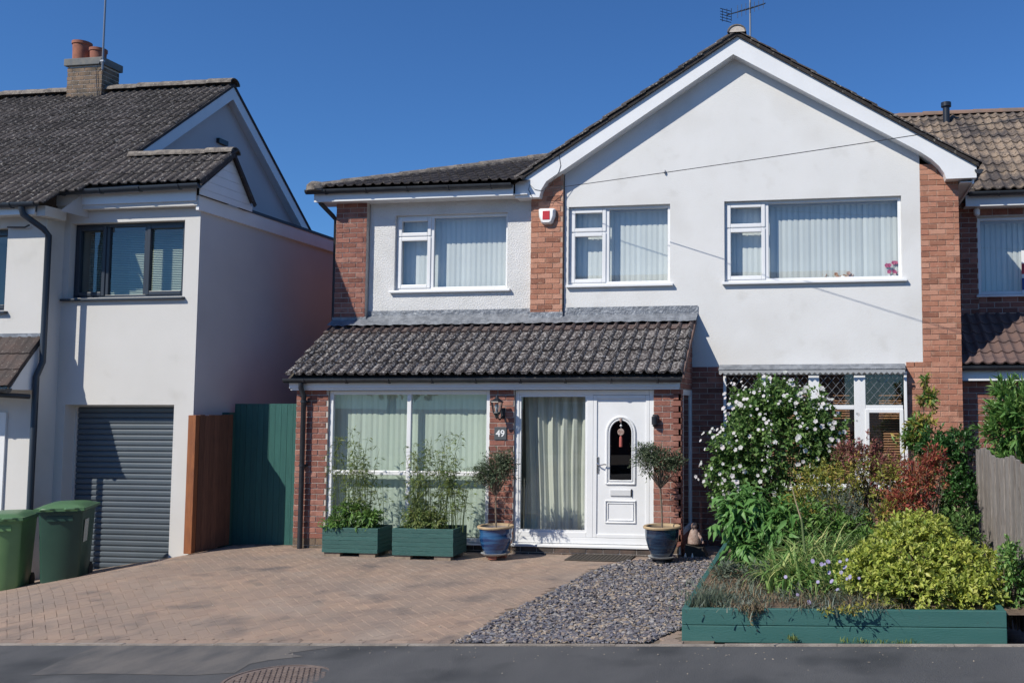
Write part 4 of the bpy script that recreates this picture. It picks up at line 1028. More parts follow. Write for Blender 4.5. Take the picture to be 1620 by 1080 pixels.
# ================================================================== LEFT HOUSE
LH = root('neighbour_house', (-10.5, 11.4, -.2), 'pale rendered house on the left with grey garage door and tiled roof', 'house')
YL, YF = 11.40, 11.10          # wing with the garage; main part further forward
XR, XJ = -8.485, -10.60
wx0, wx1 = ax(110, 400, YL), ax(291, 400, YL); wz0, wz1 = az(200, 470, YL), az(200, 351, YL)
gx0, gx1 = ax(100, 700, YL), ax(271, 760, YL); gz1 = az(190, 640, YL)
obj('garage_wing_wall', holed_wall(XJ, XR, -.6, 4.78, YL, [(wx0, wx1, wz0, wz1), (gx0, gx1, -.6, gz1)], .25), RENDER_L, LH)
mw0, mw1 = -12.6, ax(11, 400, YF)
obj('main_wall', holed_wall(-15, XJ, -.8, 4.72, YF, [(mw0, mw1, az(5, 491, YF), az(5, 361, YF))], .2), RENDER_L, LH)
obj('main_return_wall', G().add([(XJ, YF, -.8), (XJ, YL, -.8), (XJ, YL, 4.72), (XJ, YF, 4.72)], [(0, 1, 2, 3)]), RENDER_L, LH)
g = G().add([(XR, YL, -.6), (XR, 19, -.6), (XR, 19, 4.80), (XR, YL, 4.80)], [(0, 1, 2, 3)])
# tall gable end of the main part, over the wing
YA, ZA, XGE = 14.25, 7.50, -10.22
g.add([(XGE, 10.9, 4.6), (XGE, 18.0, 4.6), (XGE, YA, ZA - .10)], [(0, 1, 2)])
obj('side_wall', g, RENDER_S, LH)
DR = .82; cdr = 1 / math.hypot(1, DR)
def dz_(y): return ZA - DR * abs(YA - y)
# windows in dark frames
def dark_window(x0, x1, z0, z1, yw, cuts, opens, sill):
    lights = []
    for k, (a, b) in enumerate(zip(cuts, cuts[1:])): lights.append((a + .03, b - .03, z0 + .05, z1 - .05, opens[k]))
    return window(LH, x0, x1, z0, z1, yw, lights, fm=ANTH, rec=.10, fw=.05, sill=sill, sash_w=.055, room=.9)
c1, c2 = ax(170, 400, YL + .1), ax(231, 400, YL + .1)
wl = dark_window(wx0, wx1, wz0, wz1, YL, (wx0 + .02, c1, c2, wx1 - .02), (1, 0, 1), (wx0 - .07, wx1 + .04))
sm = mesh('blind_slat', G().add([(wx0 + .05, 0, 0), (wx1 - .05, 0, 0), (wx1 - .05, .022, .016), (wx0 + .05, .022, .016)], [(0, 1, 2, 3)]), BLIND_G)
for k in range(int((wz1 - wz0 - .1) / .025)):
    inst('blind_slat', sm, Matrix.Translation((0, YL + .30, wz0 + .05 + k * .025)), wl)
dark_window(mw0, mw1, az(5, 491, YF), az(5, 361, YF), YF, (mw0 + .02, -11.9, mw1 - .02), (0, 1), (mw0, mw1 + .06))
# roller garage door: every slat a part
yg = YL + .20
gd = obj('garage_door_surround', bars(G(), gx0, gx1, -.62, gz1, yg - .015, yg + .05, .03), mat('pale_trim', (.55, .54, .52), None, .5), LH)
pitch_ = .077
sl_g = G(); prof = [(0, 0), (-.012, .006), (-.016, .02), (-.016, .050), (-.012, .064), (0, .068), (.004, .072), (.004, .077)]
sl_g.add([(gx0 + .03, y, z) for y, z in prof] + [(gx1 - .03, y, z) for y, z in prof], [(i, i + 8, i + 9, i + 1) for i in range(7)])
SLATM = mat('grey_roller_slat', (.085, .105, .125), (.075, .095, .115), .42, scale=3, var=.04)
slm = mesh('door_slat', sl_g, SLATM)
k = 0; z = gz1 - .03 - pitch_
while z > -.62: inst('door_slat', slm, Matrix.Translation((0, yg + .02, z)), LH); z -= pitch_
obj('door_backing', G().box(gx0, gx1, yg + .05, yg + .06, -.62, gz1), SLATM, LH)
# eaves of the wing: fascia, frieze, gutter, roof, little clad gable, parapet coping
yE2, zE2 = YL - .22, 4.90
obj('fascia', G().box(-10.62, XR + .02, YL - .14, YL - .12, 4.76, 4.93), UPVC, LH)
obj('fascia', G().box(-10.62, XR + .03, YL - .118, YL - .02, 4.70, 4.775), RENDER_L, LH, label='white frieze board under the wing gutter')
gutter(LH, (-10.72, yE2 - .03, 4.93), (-8.33, yE2 - .03, 4.96), m=mat('blue_grey_gutter', (.03, .04, .055), None, .4), brackets=4)
gutter(LH, (-15, 10.80, 4.70), (-10.50, 10.80, 4.70), m=MATS['blue_grey_gutter'], brackets=6)
obj('fascia', G().box(-15, XJ + .02, 10.86, 10.88, 4.56, 4.72), UPVC, LH)
obj('soffit', G().box(-15, XJ + .02, 10.88, YF, 4.58, 4.592), UPVC, LH)
obj('eaves_box', G().box(XJ + .021, XJ + .15, 10.90, YL - .142, 4.54, 4.68), RENDER_L, LH)
# roofs
deck = G()
def slopequad(xa, xb, y0, y1): 
    deck.add([(xa, y0, dz_(y0)), (xb, y0, dz_(y0)), (xb, y1, dz_(y1)), (xa, y1, dz_(y1))], [(0, 1, 2, 3)])
slopequad(-20, XJ + .08, 10.80, YA); slopequad(XJ + .08, -10.06, 11.10, YA)
deck.add([(-20, YA, ZA), (-10.06, YA, ZA), (-10.06, 18.2, dz_(18.2)), (-20, 18.2, dz_(18.2))], [(0, 1, 2, 3)])
yr = 11.86; zr = 5.56
deck.add([(-10.06, yE2, dz_(yE2) - .0), (-8.32, yE2, dz_(yE2)), (-8.32, yr, zr), (-10.06, yr, zr), (-10.06, 12.34, 4.95), (-8.32, 12.34, 4.95)], [(0, 1, 2, 3), (3, 2, 5, 4)])
obj('roof_deck', deck, TILE_D, LH)
def keepL(p, r, c):
    if p.x > XJ + .1 and p.y < 11.1: return False
    return True
lay_tiles(LH, TILE_L, (-14.56, 10.78, dz_(10.78) + .005), (1, 0, 0), (0, cdr, DR * cdr), 15, 13, wd=.30, gauge=.338, keep=keepL)
zz = (zr - dz_(yE2)) / (yr - yE2); c3 = 1 / math.hypot(1, zz)
lay_tiles(LH, TILE_L, (-10.10, yE2 - .03, dz_(yE2) + .0), (1, 0, 0), (0, c3, zz * c3), 6, 3, wd=.30, gauge=.31)
ridge(LH, (-15, YA, ZA + .03), (-10.04, YA, ZA + .03), rad=.13)
ridge(LH, (-9.95, yr, zr + .02), (-8.31, yr, zr + .02), rad=.11)
# bargeboards of the tall gable
for s_ in (-1, 1):
    e = 3.55 if s_ > 0 else 2.42; y1 = YA + s_ * e
    pl_ = [(YA, ZA - .02), (y1, dz_(y1) - .02), (y1, dz_(y1) - .22), (YA, ZA - .24)]
    obj('bargeboard', G().prism(pl_ if s_ < 0 else pl_[::-1], -10.09, -10.062, 'x'), UPVC, LH)
    obj('verge', G().prism([(YA, ZA + .035), (y1, dz_(y1) + .035), (y1, dz_(y1) - .018), (YA, ZA - .018)], -10.10, -10.045, 'x'), TILE_D, LH)
obj('soffit', G().add([(XGE, 11.9, dz_(11.9) - .2), (-10.09, 11.9, dz_(11.9) - .2), (-10.09, YA, ZA - .2), (XGE, YA, ZA - .2), (-10.09, 17.6, dz_(17.6) - .2), (XGE, 17.6, dz_(17.6) - .2)], [(0, 1, 2, 3), (3, 2, 4, 5)]), UPVC, LH)
vt = at(350, 202, 14.4); obj('wall_vent', G().box(XGE, XGE + .06, 14.06, 14.30, 6.45, 6.53), BLACK, LH)
# clad triangle: each plank a part
xt = -8.40
for k in range(5):
    z0_, z1_ = 4.93 + k * .125, 4.93 + (k + 1) * .125 - .004
    def yl(z): return yE2 + .03 + (z - 4.90) / zz
    def yrr(z): return 12.34 - (z - 4.95) * (12.34 - yr) / (zr - 4.95)
    if z0_ > zr - .06: break
    z1_ = min(z1_, zr - .05)
    obj('cladding_plank', G().prism([(yl(z0_), z0_), (yrr(z0_), z0_), (yrr(z1_), z1_), (yl(z1_) , z1_)][::-1], xt, xt + .018, 'x'), UPVC, LH)
obj('verge', G().prism([(yE2 - .02, dz_(yE2) - .04), (yr, zr - .04), (yr, zr + .03), (yE2 - .02, dz_(yE2) + .04)], -8.335, -8.31, 'x'), TILE_D, LH)
obj('verge', G().prism([(yr, zr - .04), (12.36, 4.90), (12.40, 4.94), (yr, zr + .03)], -8.335, -8.31, 'x'), TILE_D, LH)
obj('cladding_plank', G().box(xt, xt + .018, yE2 + .06, 12.40, 4.842, 4.926), UPVC, LH)
obj('parapet_fascia', G().box(XR, XR + .045, YL - .1, 19, 4.64, 4.84), UPVC, LH)
obj('parapet_trim', G().box(XR - .1, XR + .06, YL + .9, 19, 4.841, 4.885), ANTH, LH)
obj('flat_roof', G().box(-10.2, XR - .1, 12.4, 19, 4.80, 4.86), TARMAC, LH)
# chimney
chx0, chx1, chy0, chy1 = -13.22, -12.50, YA - .20, YA + .20
chx0, chx1 = ax(106, 120, chy0), ax(161, 120, chy0); cz0, cz1 = 6.9, az(135, 104, chy0)
chm = obj('chimney', G().box(chx0 + .008, chx1 - .008, chy0 + .008, chy1, cz0, cz1), MORTAR, LH)
def small_bricks(parent, o, u, n, width, height, m, L=.215, H_=.065, J=.012):
    o, u, n = Vector(o), Vector(u), Vector(n); cache = {}
    rows = int(height / (H_ + J))
    for r in range(rows):
        x = -(L + J) / 2 if r % 2 else 0
        while x < width - .02:
            a, b = max(0, x + J / 2), min(width, x + L + J / 2)
            if b - a > .04:
                k = round(b - a, 3)
                if k not in cache: cache[k] = mesh('brick', G().box(0, k, -.006, .01, 0, H_), m)
                inst('brick', cache[k], basis(o + u * a + Vector((0, 0, r * (H_ + J))), u, -n, (0, 0, 1)), parent)
            x += L + J
small_bricks(chm, (chx0, chy0 + .008, cz0 + .25), (1, 0, 0), (0, -1, 0), chx1 - chx0, cz1 - cz0 - .25, BRICK_C)
small_bricks(chm, (chx1 - .008, chy0, cz0 + .25), (0, 1, 0), (1, 0, 0), chy1 - chy0, cz1 - cz0 - .25, BRICK_C)
obj('cap_course', G().box(chx0 - .04, chx1 + .04, chy0 - .04, chy1 + .04, cz1, cz1 + .13), mat('grey_cap', (.12, .13, .14), (.2, .19, .17), .9, scale=7), chm, bevel=.01)
obj('flaunching', G().box(chx0 + .05, chx1 - .05, chy0 + .05, chy1 - .05, cz1 + .131, cz1 + .16), MORTAR, chm, bevel=.02)
obj('lead_apron', G().box(chx0 - .05, chx1 + .05, chy0 - .06, chy0 - .01, cz0 + .08, cz0 + .24), LEAD, chm)
ctop = cz1 + .13
for (px_, h_, r_) in ((135, .34, .145), (161, .20, .13)):
    x = ax(px_, 90, YA); obj('chimney_pot', G().lathe([(r_ * .95, 0), (r_, h_ - .06), (r_ * 1.1, h_ - .05), (r_ * 1.1, h_), (r_ * .85, h_), (r_ * .8, h_ * .5)], (x, YA - .08, ctop), 24), TERRA, chm, smooth=True)
mp = at(164, 80, chy0 - .05)
am = root('aerial_mast', (mp[0], chy0 - .06, cz1), 'thin silver aerial mast strapped to the chimney on the left', 'mast')
obj('mast', G().tube([(mp[0], chy0 - .06, cz1 - .12), (mp[0], chy0 - .06, cz1 + 1.9)], .016, 8), GALV, am, smooth=True)
obj('strap', G().box(mp[0] - .03, mp[0] + .03, chy0 - .085, chy0 - .04, cz1 + .02, cz1 + .05), GALV, am)
tagc = obj('aerial_cable', G().tube([(mp[0] - .02, chy0 - .06, cz1 + .1), (mp[0] - .16, chy0 - .02, cz1 - .1), (mp[0] - .08, chy0 - .02, cz0 + .2)], .006, 5), BLACK, am)
# canopy over the left door
cyE, czE, cyW, czW = YF - .46, 2.20, YF, 2.86
obj('canopy_deck', G().prism([(cyE, czE - .03), (cyW, czE - .03), (cyW, czW)], -14, XJ - .0, 'x'), UPVC, LH)
cc = (czW - czE) / (cyW - cyE); c4 = 1 / math.hypot(1, cc)
lay_tiles(LH, TILE_B, (-13.58, cyE - .03, czE + .0), (1, 0, 0), (0, c4, cc * c4), 10, 3, wd=.30, gauge=.27, rolls=2, rh=.008)
obj('verge', G().prism([(cyE - .04, czE - .03), (cyW, czW - .02), (cyW, czW + .05), (cyE - .04, czE + .04)], XJ + .001, XJ + .02, 'x'), TILE_D, LH)
obj('flashing', G().box(-14, XJ, YF - .03, YF - .002, czW, czW + .09), LEAD, LH)
gutter(LH, (-14, cyE - .06, czE - .02), (XJ + .04, cyE - .06, czE - .02), brackets=6)
pp_ = [(-10.72, 10.80, 4.65), (-10.71, 10.82, 4.55), (-10.56, 11.0, 4.38), (-10.53, 11.06, 4.30), (-10.53, 11.06, 2.55), (-10.56, 11.0, 2.35), (-10.56, 11.0, -.5)]
obj('downpipe', G().tube(pp_, .040, 12), MATS['blue_grey_gutter'], LH, smooth=True)
obj('downpipe', G().tube([(-10.7, cyE - .06, czE - .07), (-10.7, cyE - .06, czE - .10), (-10.55, 10.9, czE - .12)], .034, 10), BLACKM, LH, smooth=True)
lx_ = at(8, 700, YF - .02)[0]
obj('door_frame', G().box(-12.2, lx_, YF - .03, YF - .001, -.4, az(5, 652, YF)), UPVC, LH)
brk = at(38, 360, YF - .04)
obj('cable_bracket', G().tube([(brk[0] - .25, YF - .05, brk[2] + .01), (brk[0] + .02, YF - .05, brk[2]), (brk[0] + .09, YF - .05, brk[2] + .03)], .012, 6), BLACK, LH)

# ================================================================== RIGHT HOUSE
RH = root('next_door_house', (4.5, 14.3, 0), 'red brick house on the right with buff pantile roof', 'house')
BR = Bricks(RH)
YR1, YR2 = 14.30, 13.22
rw0, rw1, rz0, rz1 = ax(1547, 400, YR1), 4.35, az(1600, 465, YR1), az(1600, 342, YR1)
obj('upper_wall', holed_wall(1.9, 9, 2.3, 5.02, YR1, [(rw0, rw1, rz0, rz1)], .2), MORTAR, RH)
BR.panel((1.90, YR1, 3.10), (1, 0, 0), (0, -1, 0), rw0 - 1.9, 1.93, BRICK_P, MORTAR, .8, backing=False)
BR.panel((rw0, YR1, 3.10), (1, 0, 0), (0, -1, 0), 1.6, rz0 - 3.10 - .05, BRICK_P, MORTAR, .5, backing=False)
BR.panel((rw0, YR1, rz1 + .02), (1, 0, 0), (0, -1, 0), 1.6, 5.03 - rz1 - .03, BRICK_P, MORTAR, .5, backing=False)
BR.panel((1.90, YR2, .2), (1, 0, 0), (0, -1, 0), 1.9, 2.08, BRICK_P, MORTAR, 1.0, back=.1)
obj('lower_wall', G().box(3.81, 9, YR2, YR2 + .2, 0, 2.3), BRICK_P, RH)
BR.flush(300)
wr = window(RH, rw0, rw1, rz0, rz1, YR1, [(rw0 + .06, rw0 + 1.25, rz0 + .06, rz1 - .06), (rw0 + 1.32, rw1 - .06, rz0 + .06, rz1 - .06)], rec=.05, fw=.05, sill=(rw0 - .04, rw1 + .04), blind=BLIND, blind_d=.25, room=.9)
sg = at(1620, 427, YR1 + .01)
ws = root('window_sign', (sg[0] + .1, YR1 + .03, sg[2]), 'red white and blue sticker sign in the window of the brick house on the right', 'sign')
for (dz0, dz1, m_, nm) in ((.30, .10, WHITE, 'white_band'), (.10, -.06, RED, 'red_band'), (-.06, -.12, WHITE, 'white_band'), (-.12, -.30, BLUE, 'blue_band'), (-.30, -.42, WHITE, 'white_band')):
    obj(nm, G().box(sg[0] - .03, sg[0] + .25, YR1 + .030, YR1 + .034, sg[2] + dz1, sg[2] + dz0), m_, ws)
# upper roof
yR0, zR0, sR = 14.02, 5.13, .70; cR = 1 / math.hypot(1, sR); yRr = 16.97; zRr = zR0 + sR * (yRr - yR0)
obj('roof_deck', G().add([(1.0, yR0, zR0 - .0), (9, yR0, zR0), (9, yRr, zRr), (1.0, yRr, zRr), (9, 19.9, zR0), (1, 19.9, zR0)], [(0, 1, 2, 3), (3, 2, 4, 5)]), TILE_D, RH)
lay_tiles(RH, TILE_N, (2.0 - .33, yR0 - .03, zR0), (1, 0, 0), (0, cR, sR * cR), 9, 11, wd=.30, gauge=.333, rolls=2, rh=.035, th=.02, kind='pan', keep=lambda p, r, c: p.x > 2.16 or p.z > roofz(p.x) + .0)
lay_tiles(RH, TILE_N, (1.37 - 1.2, yR0 + 8 * .333 * cR - .03, zR0 + 8 * .333 * sR * cR), (1, 0, 0), (0, cR, sR * cR), 5, 3, wd=.30, gauge=.333, rolls=2, rh=.035, th=.02, kind='pan')
ridge(RH, (0.1, yRr, zRr + .04), (9, yRr, zRr + .04), m=mat('terracotta_ridge', (.24, .15, .11), (.16, .12, .10), .9, scale=5), rad=.11)
obj('fascia', G().box(2.16, 9, yR0 + .03, yR0 + .05, 4.93, 5.10), UPVC, RH); obj('soffit', G().box(2.16, 9, yR0 + .05, YR1, 4.94, 4.952), UPVC, RH)
gutter(RH, (2.2, yR0 - .05, 5.12), (9, yR0 - .05, 5.12), brackets=8)
fx_ = at(1497, 180, 16.6)
obj('flue', G().lathe([(.06, -.6), (.06, .12), (.09, .125), (.09, .20), (.07, .205), (.0, .205)], (fx_[0], 16.6, zR0 + sR * (16.6 - yR0) + .22), 16), BLACK, RH, smooth=True)
vp_ = at(1546, 333, 14.15); obj('eaves_light', G().lathe([(.0, -.10), (.045, -.07), (.05, 0), (.03, .03)], (vp_[0], 14.2, 4.90), 12), WHITE, RH, smooth=True)
# lower lean-to roof
yQ, zQ = 13.02, 2.50; sQ = (3.28 - zQ) / (YR1 - yQ); cQ = 1 / math.hypot(1, sQ)
obj('roof_deck', G().add([(1.9, yQ, zQ), (9, yQ, zQ), (9, YR1, 3.28), (1.9, YR1, 3.28)], [(0, 1, 2, 3)]), TILE_R, RH)
lay_tiles(RH, TILE_R, (1.90, yQ - .03, zQ), (1, 0, 0), (0, cQ, sQ * cQ), 9, 5, wd=.30, gauge=.30, rolls=2, rh=.032, th=.02, kind='pan')
obj('fascia', G().box(1.90, 9, yQ + .02, yQ + .04, 2.30, 2.46), UPVC, RH); obj('soffit', G().box(1.90, 9, yQ + .04, YR2 + .01, 2.31, 2.322), UPVC, RH)
gutter(RH, (1.90, yQ - .05, 2.49), (9, yQ - .05, 2.49), brackets=8)

# ================================================================== GATE AND FENCES
YG = 12.15
gt = root('side_gate', (-7.8, YG, 0), 'green boarded side gate between the two houses', 'gate')
bm_ = mesh('gate_board', G().box(0, .088, 0, .018, -.02, 1.985), GREENG)
x = ax(370, 700, YG)
for k in range(11):
    inst('gate_board', bm_, Matrix.Translation((x, YG + random.uniform(-.002, .002), 0)), gt); x += .0915
obj('gate_rail', G().box(-8.36, -7.33, YG + .022, YG + .06, .3, .4).box(-8.36, -7.33, YG + .022, YG + .06, 1.6, 1.7), GREENG, gt)
gp_ = tag(obj('gate_post', G().box(-8.52, -8.37, YG - .14, YG + .02, -.05, 1.86), GREENG), 'dark green gate post in shade between brown fence and gate', 'post')
bf = root('side_fence', (-8.37, 11.3, 0), 'brown stained board fence running back from the left house corner', 'fence')
obj('post', G().box(-8.44, -8.325, 11.24, 11.32, -.01, 1.83), ORANGEW, bf, bevel=.006)
fb = mesh('fence_board', G().box(0, .018, 0, .098, 0, 1.83), mat('shaded_brown_fence_stain', (.17, .075, .045), (.12, .055, .035), .8, var=.15, scale=5, stretch=(8, 8, 1)))  # same fence stain, darker copy with the side's shade put into its colour
for k in range(7):
    inst('fence_board', fb, Matrix.Translation((-8.34 + random.uniform(-.002, .002), 11.325 + k * .10, random.uniform(-.01, .01))), bf)
# silvered board fence on the right boundary
wf = root('board_fence', (1.68, 9.2, 0), 'weathered silver grey board fence on the right edge of the garden', 'fence')
k = 0; y = 10.48
while y > 7.75:
    w__ = random.uniform(.10, .135); h_ = 1.48 + .03 * math.sin(k * .5) + random.uniform(-.012, .012)
    x0_ = 1.66 + .012 * (k % 2)
    obj('fence_board', G().box(x0_, x0_ + .018, y - w__, y - .004, .05, h_), GREYW, wf); y -= w__; k += 1
obj('fence_rail', G().box(1.70, 1.75, 7.75, 10.48, 1.15, 1.22).box(1.70, 1.75, 7.75, 10.48, .4, .47), GREYW, wf)

# ================================================================== WHEELIE BINS
def wheelie(loc, rz, label, bm1, lidm, sticker=False):
    t = root('wheelie_bin', loc, label, 'wheelie bin', 'wheelie bins by the garage', rz)
    def L(name, g, m, parent=t, **kw):
        o = obj(name, g, m, parent, local=True, **kw); return o
    wt, wb_, dt, db = .245, .205, .335, .245
    g = G()
    prof = [(wb_, db, .04), (wb_ + .004, db + .004, .06), (wt - .01, dt - .012, .90), (wt + .012, dt + .01, .905), (wt + .012, dt + .01, .955)]
    v = []
    for a, b, z in prof:
        c = .035
        v += [(-a + c, -b, z), (a - c, -b, z), (a, -b + c, z), (a, b - c, z), (a - c, b, z), (-a + c, b, z), (-a, b - c, z), (-a, -b + c, z)]
    f = [(i * 8 + j, i * 8 + (j + 1) % 8, (i + 1) * 8 + (j + 1) % 8, (i + 1) * 8 + j) for i in range(4) for j in range(8)] + [tuple(range(7, -1, -1)), tuple(range(32, 40))]
    L('body', g.add(v, f), bm1, smooth=True)
    g = G(); g.grid(lambda u, w_: ((u - .5) * 2 * (wt + .025), (w_ - .5) * 2 * (dt + .03) - .005, .958 + .055 * (1 - (2 * u - 1) ** 4) * (1 - (2 * w_ - 1) ** 4) ** .7), 12, 12)
    g.box(-wt - .024, wt + .024, -dt - .035, -dt - .005, .925, .963); g.box(-wt - .03, -wt - .012, -dt - .02, dt + .02, .93, .962); g.box(wt + .012, wt + .03, -dt - .02, dt + .02, .93, .962)
    lid = L('lid', g, lidm, smooth=True)
    for s_ in (-1, 1):
        L('lid_handle', G().tube([(s_ * .20, -dt - .03, .95), (s_ * .17, -dt - .075, .955), (s_ * .09, -dt - .075, .955), (s_ * .06, -dt - .03, .95)], .014, 8), lidm, lid, smooth=True)
    L('handle', G().tube([(-.21, dt + .02, .93), (-.21, dt + .08, .95), (.21, dt + .08, .95), (.21, dt + .02, .93)], .016, 8), lidm, smooth=True)
    for s_ in (-1, 1):
        g = G(); T = Matrix.Translation((s_ * .19, db + .03, .10)) @ Matrix.Rotation(math.pi / 2, 4, 'Y')
        q = G().lathe([(.04, -.03), (.10, -.028), (.10, .028), (.04, .03)], (0, 0, 0), 20); q.v = [tuple(T @ Vector(p)) for p in q.v]
        L('wheel', q, RUBBER, smooth=True)
    L('rib', G().box(-.14, .14, -dt + .006, -dt + .02, .80, .86), bm1)
    if sticker:
        L('address_label', G().add([(.229, -.20, .52), (.229, -.02, .52), (.243, -.02, .80), (.243, -.20, .80)], [(0, 1, 2, 3)]), mat('label_paper', (.45, .50, .47), (.38, .43, .40), .6, scale=30), t)
    return t
w1 = wheelie((-10.10, 10.20, ground_z(-10.2, 10.1) - .03), R(28), 'mid green wheelie bin at the left edge, in sunlight', BING, BINL)
w2 = wheelie((-9.50, 10.47, ground_z(-9.6, 10.4) - .03), R(28), 'dark green wheelie bin with a pale label in front of the garage', BIND, BINL, True)

# ================================================================== PLANTERS AND BAMBOO
def trough(x0, x1, y0, y1, z0, h, label):
    t = root('wooden_planter', ((x0 + x1) / 2, (y0 + y1) / 2, z0 - .05), label, 'planter', 'green wooden planters')
    n = 6; hh = h / n
    bmf = mesh('front_board', G().prism([(-.010, 0), (-.010, hh - .008), (-.004, hh - .002), (.018, hh - .002), (.018, 0)][::-1], x0, x1, 'x'), GREENW)
    bms = mesh('side_board', G().box(0, .02, y0 + .019, y1, 0, hh - .003), GREENW)
    for k in range(n):
        inst('front_board', bmf, Matrix.Translation((random.uniform(-.003, .003), y0, z0 + k * hh)), t)
        inst('front_board', bmf, Matrix.Translation((0, y1 + .002, z0 + k * hh)), t)
        inst('side_board', bms, Matrix.Translation((x1 - .02, 0, z0 + k * hh)), t); inst('side_board', bms, Matrix.Translation((x0, 0, z0 + k * hh)), t)
    for a in (x0 + .02, x1 - .26):
        obj('foot', G().box(a, a + .22, y0 + .01, y0 + .10, z0 - .055, z0 - .004), PALLET, t); obj('foot', G().box(a, a + .22, y1 - .08, y1, z0 - .055, z0 - .004), PALLET, t)
    obj('soil', G().box(x0 + .021, x1 - .021, y0 + .02, y1 - .01, z0 + .1, z0 + h - .05), EARTH, t)
    return t
trough(-6.47, -5.70, 11.28, 11.66, .055, .32, 'green slatted wooden planter on the left, under the porch window')
trough(-5.46, -4.64, 11.20, 11.62, .055, .34, 'green slatted wooden planter nearer the door, beside the blue pot')
def bamboo(x0, x1, yc, zb, n, H_, label, leanx=0):
    t = root('bamboo', ((x0 + x1) / 2, yc, zb), label, 'bamboo', 'bamboos in the planters')
    g = G(); P = []; D = []
    for i in range(n):
        x = random.uniform(x0, x1); y = yc + random.uniform(-.1, .1); h = H_ * random.uniform(.5, 1.0) * (1 - .25 * abs((x - (x0 + x1) / 2) / (x1 - x0)))
        lx_, ly_ = random.gauss(leanx, .12) * h, random.gauss(-.04, .08) * h
        pts = [Vector((x + lx_ * s * s, y + ly_ * s * s, zb + h * s)) for s in (0, .25, .5, .75, 1)]
        g.tube(pts, [.0045, .004, .0035, .0028, .0015], 5, False)
        for j in range(int(h * 22)):
            s = .18 + .82 * random.random() ** .8; k = min(3, int(s * 4)); q = pts[k].lerp(pts[k + 1], s * 4 - k); a = random.uniform(0, 6.28); r_ = random.uniform(.02, .13) * (1.15 - s * .6)
            e = q + Vector((math.cos(a) * r_, math.sin(a) * r_ * .6, random.uniform(-.01, .06)))
            g.tube([q, e], .0012, 3, False)
            for _ in range(random.randint(2, 4)):
                P.append(e); D.append((math.cos(a) + random.gauss(0, .5), math.sin(a) + random.gauss(0, .5), random.gauss(-.25, .4)))
    obj('culms', g, STEM, t)
    P = np.array([tuple(p) for p in P]); D = np.array(D); n_ = len(P)
    mobj('leaves', leaf_mesh('leaves', P, D, np.tile([0, 0, 1.], (n_, 1)) + RNG.normal(0, .5, (n_, 3)), RNG.uniform(.05, .095, n_), RNG.uniform(.010, .016, n_), .15, blunt=.35), LM['bamboo'], t)
    return t
bamboo(-6.40, -5.72, 11.46, .32, 26, 1.42, 'thin feathery bamboo rising from the left planter', -.05)
bamboo(-5.32, -4.58, 11.40, .33, 44, 1.32, 'thicker feathery bamboo in the planter nearer the door', .02)
def bush(label, name, cat, ells, tips, m, ll, lw, lm, base=None, group=None, nst=14, **kw):
    e0 = ells[0]; b = base or (e0[0], e0[1], ground_z(e0[0], e0[1]))
    t = root(name, b, label, cat, group)
    mobj('foliage', foliage(ells, tips, m, ll, lw, **kw), LM[lm], t)
    if nst: stems(b, ells, nst, BARK, t, .007)
    return t
bush('bright green low bush spilling over the front of the left planter', 'leafy_shrub', 'shrub', [(-6.12, 11.42, .52, .30, .16, .20), (-6.35, 11.36, .42, .16, .14, .13), (-5.88, 11.40, .48, .18, .14, .16)], 420, 5, .07, .02, 'bush', base=(-6.1, 11.46, .33), upb=.1, droop=.3, gravity=.2, inner=.35)
bush('olive green low bush in the planter nearer the door', 'leafy_shrub', 'shrub', [(-5.22, 11.38, .50, .22, .16, .20), (-4.95, 11.36, .46, .18, .14, .14)], 320, 5, .06, .017, 'bamboo', base=(-5.1, 11.4, .33), upb=.1, droop=.3, gravity=.15, inner=.35)

# ================================================================== BLUE POTS AND OLIVE TREES
def pot(x, y, z, prof, m, label, feet, tree, tl):
    t = root('glazed_pot', (x, y, z - .06), label, 'plant pot', 'glazed blue pots by the door')
    obj('pot_body', G().lathe(prof, (x, y, z), 40), m, t, smooth=True)
    H_ = prof[-1][1]; r_ = prof[-1][0]
    obj('rim', G().lathe([(r_ - .03, H_ - .002), (r_ + .018, H_ + .001), (r_ + .022, H_ + .018), (r_ + .012, H_ + .030), (r_ - .018, H_ + .026), (r_ - .03, H_ - .03)], (x, y, z), 40), RIMC, t, smooth=True)
    obj('soil', G().lathe([(r_ - .02, H_ - .02), (.05, H_ - .005), (0, H_)], (x, y, z), 20), EARTH, t)
    rb = prof[0][0]
    obj('saucer', G().lathe([(.0, -.012), (rb + .03, -.012), (rb + .055, .012), (rb + .045, .014), (rb + .02, -.002)], (x, y, z), 32), SAUCER, t, smooth=True)
    for k in range(3):
        a = -math.pi / 2 + k * 2.094
        obj('brick_foot', G().box(x + math.cos(a) * .09 - .05, x + math.cos(a) * .09 + .05, y + math.sin(a) * .09 - .03, y + math.sin(a) * .09 + .03, z - .062, z - .013), feet, t)
    zt2 = z + H_; hgt, ell, lean = tree
    o = root('olive_tree', (x, y, zt2 - .02), tl, 'olive tree', 'standard olive trees in pots')
    g = G(); p = [Vector((x + random.gauss(0, .005) + lean * s, y, zt2 - .02 + hgt * s)) for s in (0, .3, .6, 1)]
    obj('trunk', g.tube(p, [.013, .011, .012, .010], 8), BARK, o, smooth=True)
    g = G(); P, d = tips_in(ell, 60, .4, .1)
    for q in P:
        q = Vector(q); m_ = p[-1].lerp(q, .5) + Vector((random.gauss(0, .02), random.gauss(0, .02), .02)); g.tube([p[-1], m_, q], [.005, .003, .0012], 4, False)
    obj('branches', g, BARK, o)
    mobj('foliage', foliage(ell, 650, 7, .045, .011, inner=.25, lump=.22, spread=.75, twig=.05, jitter=.5), LM['olive'], o)
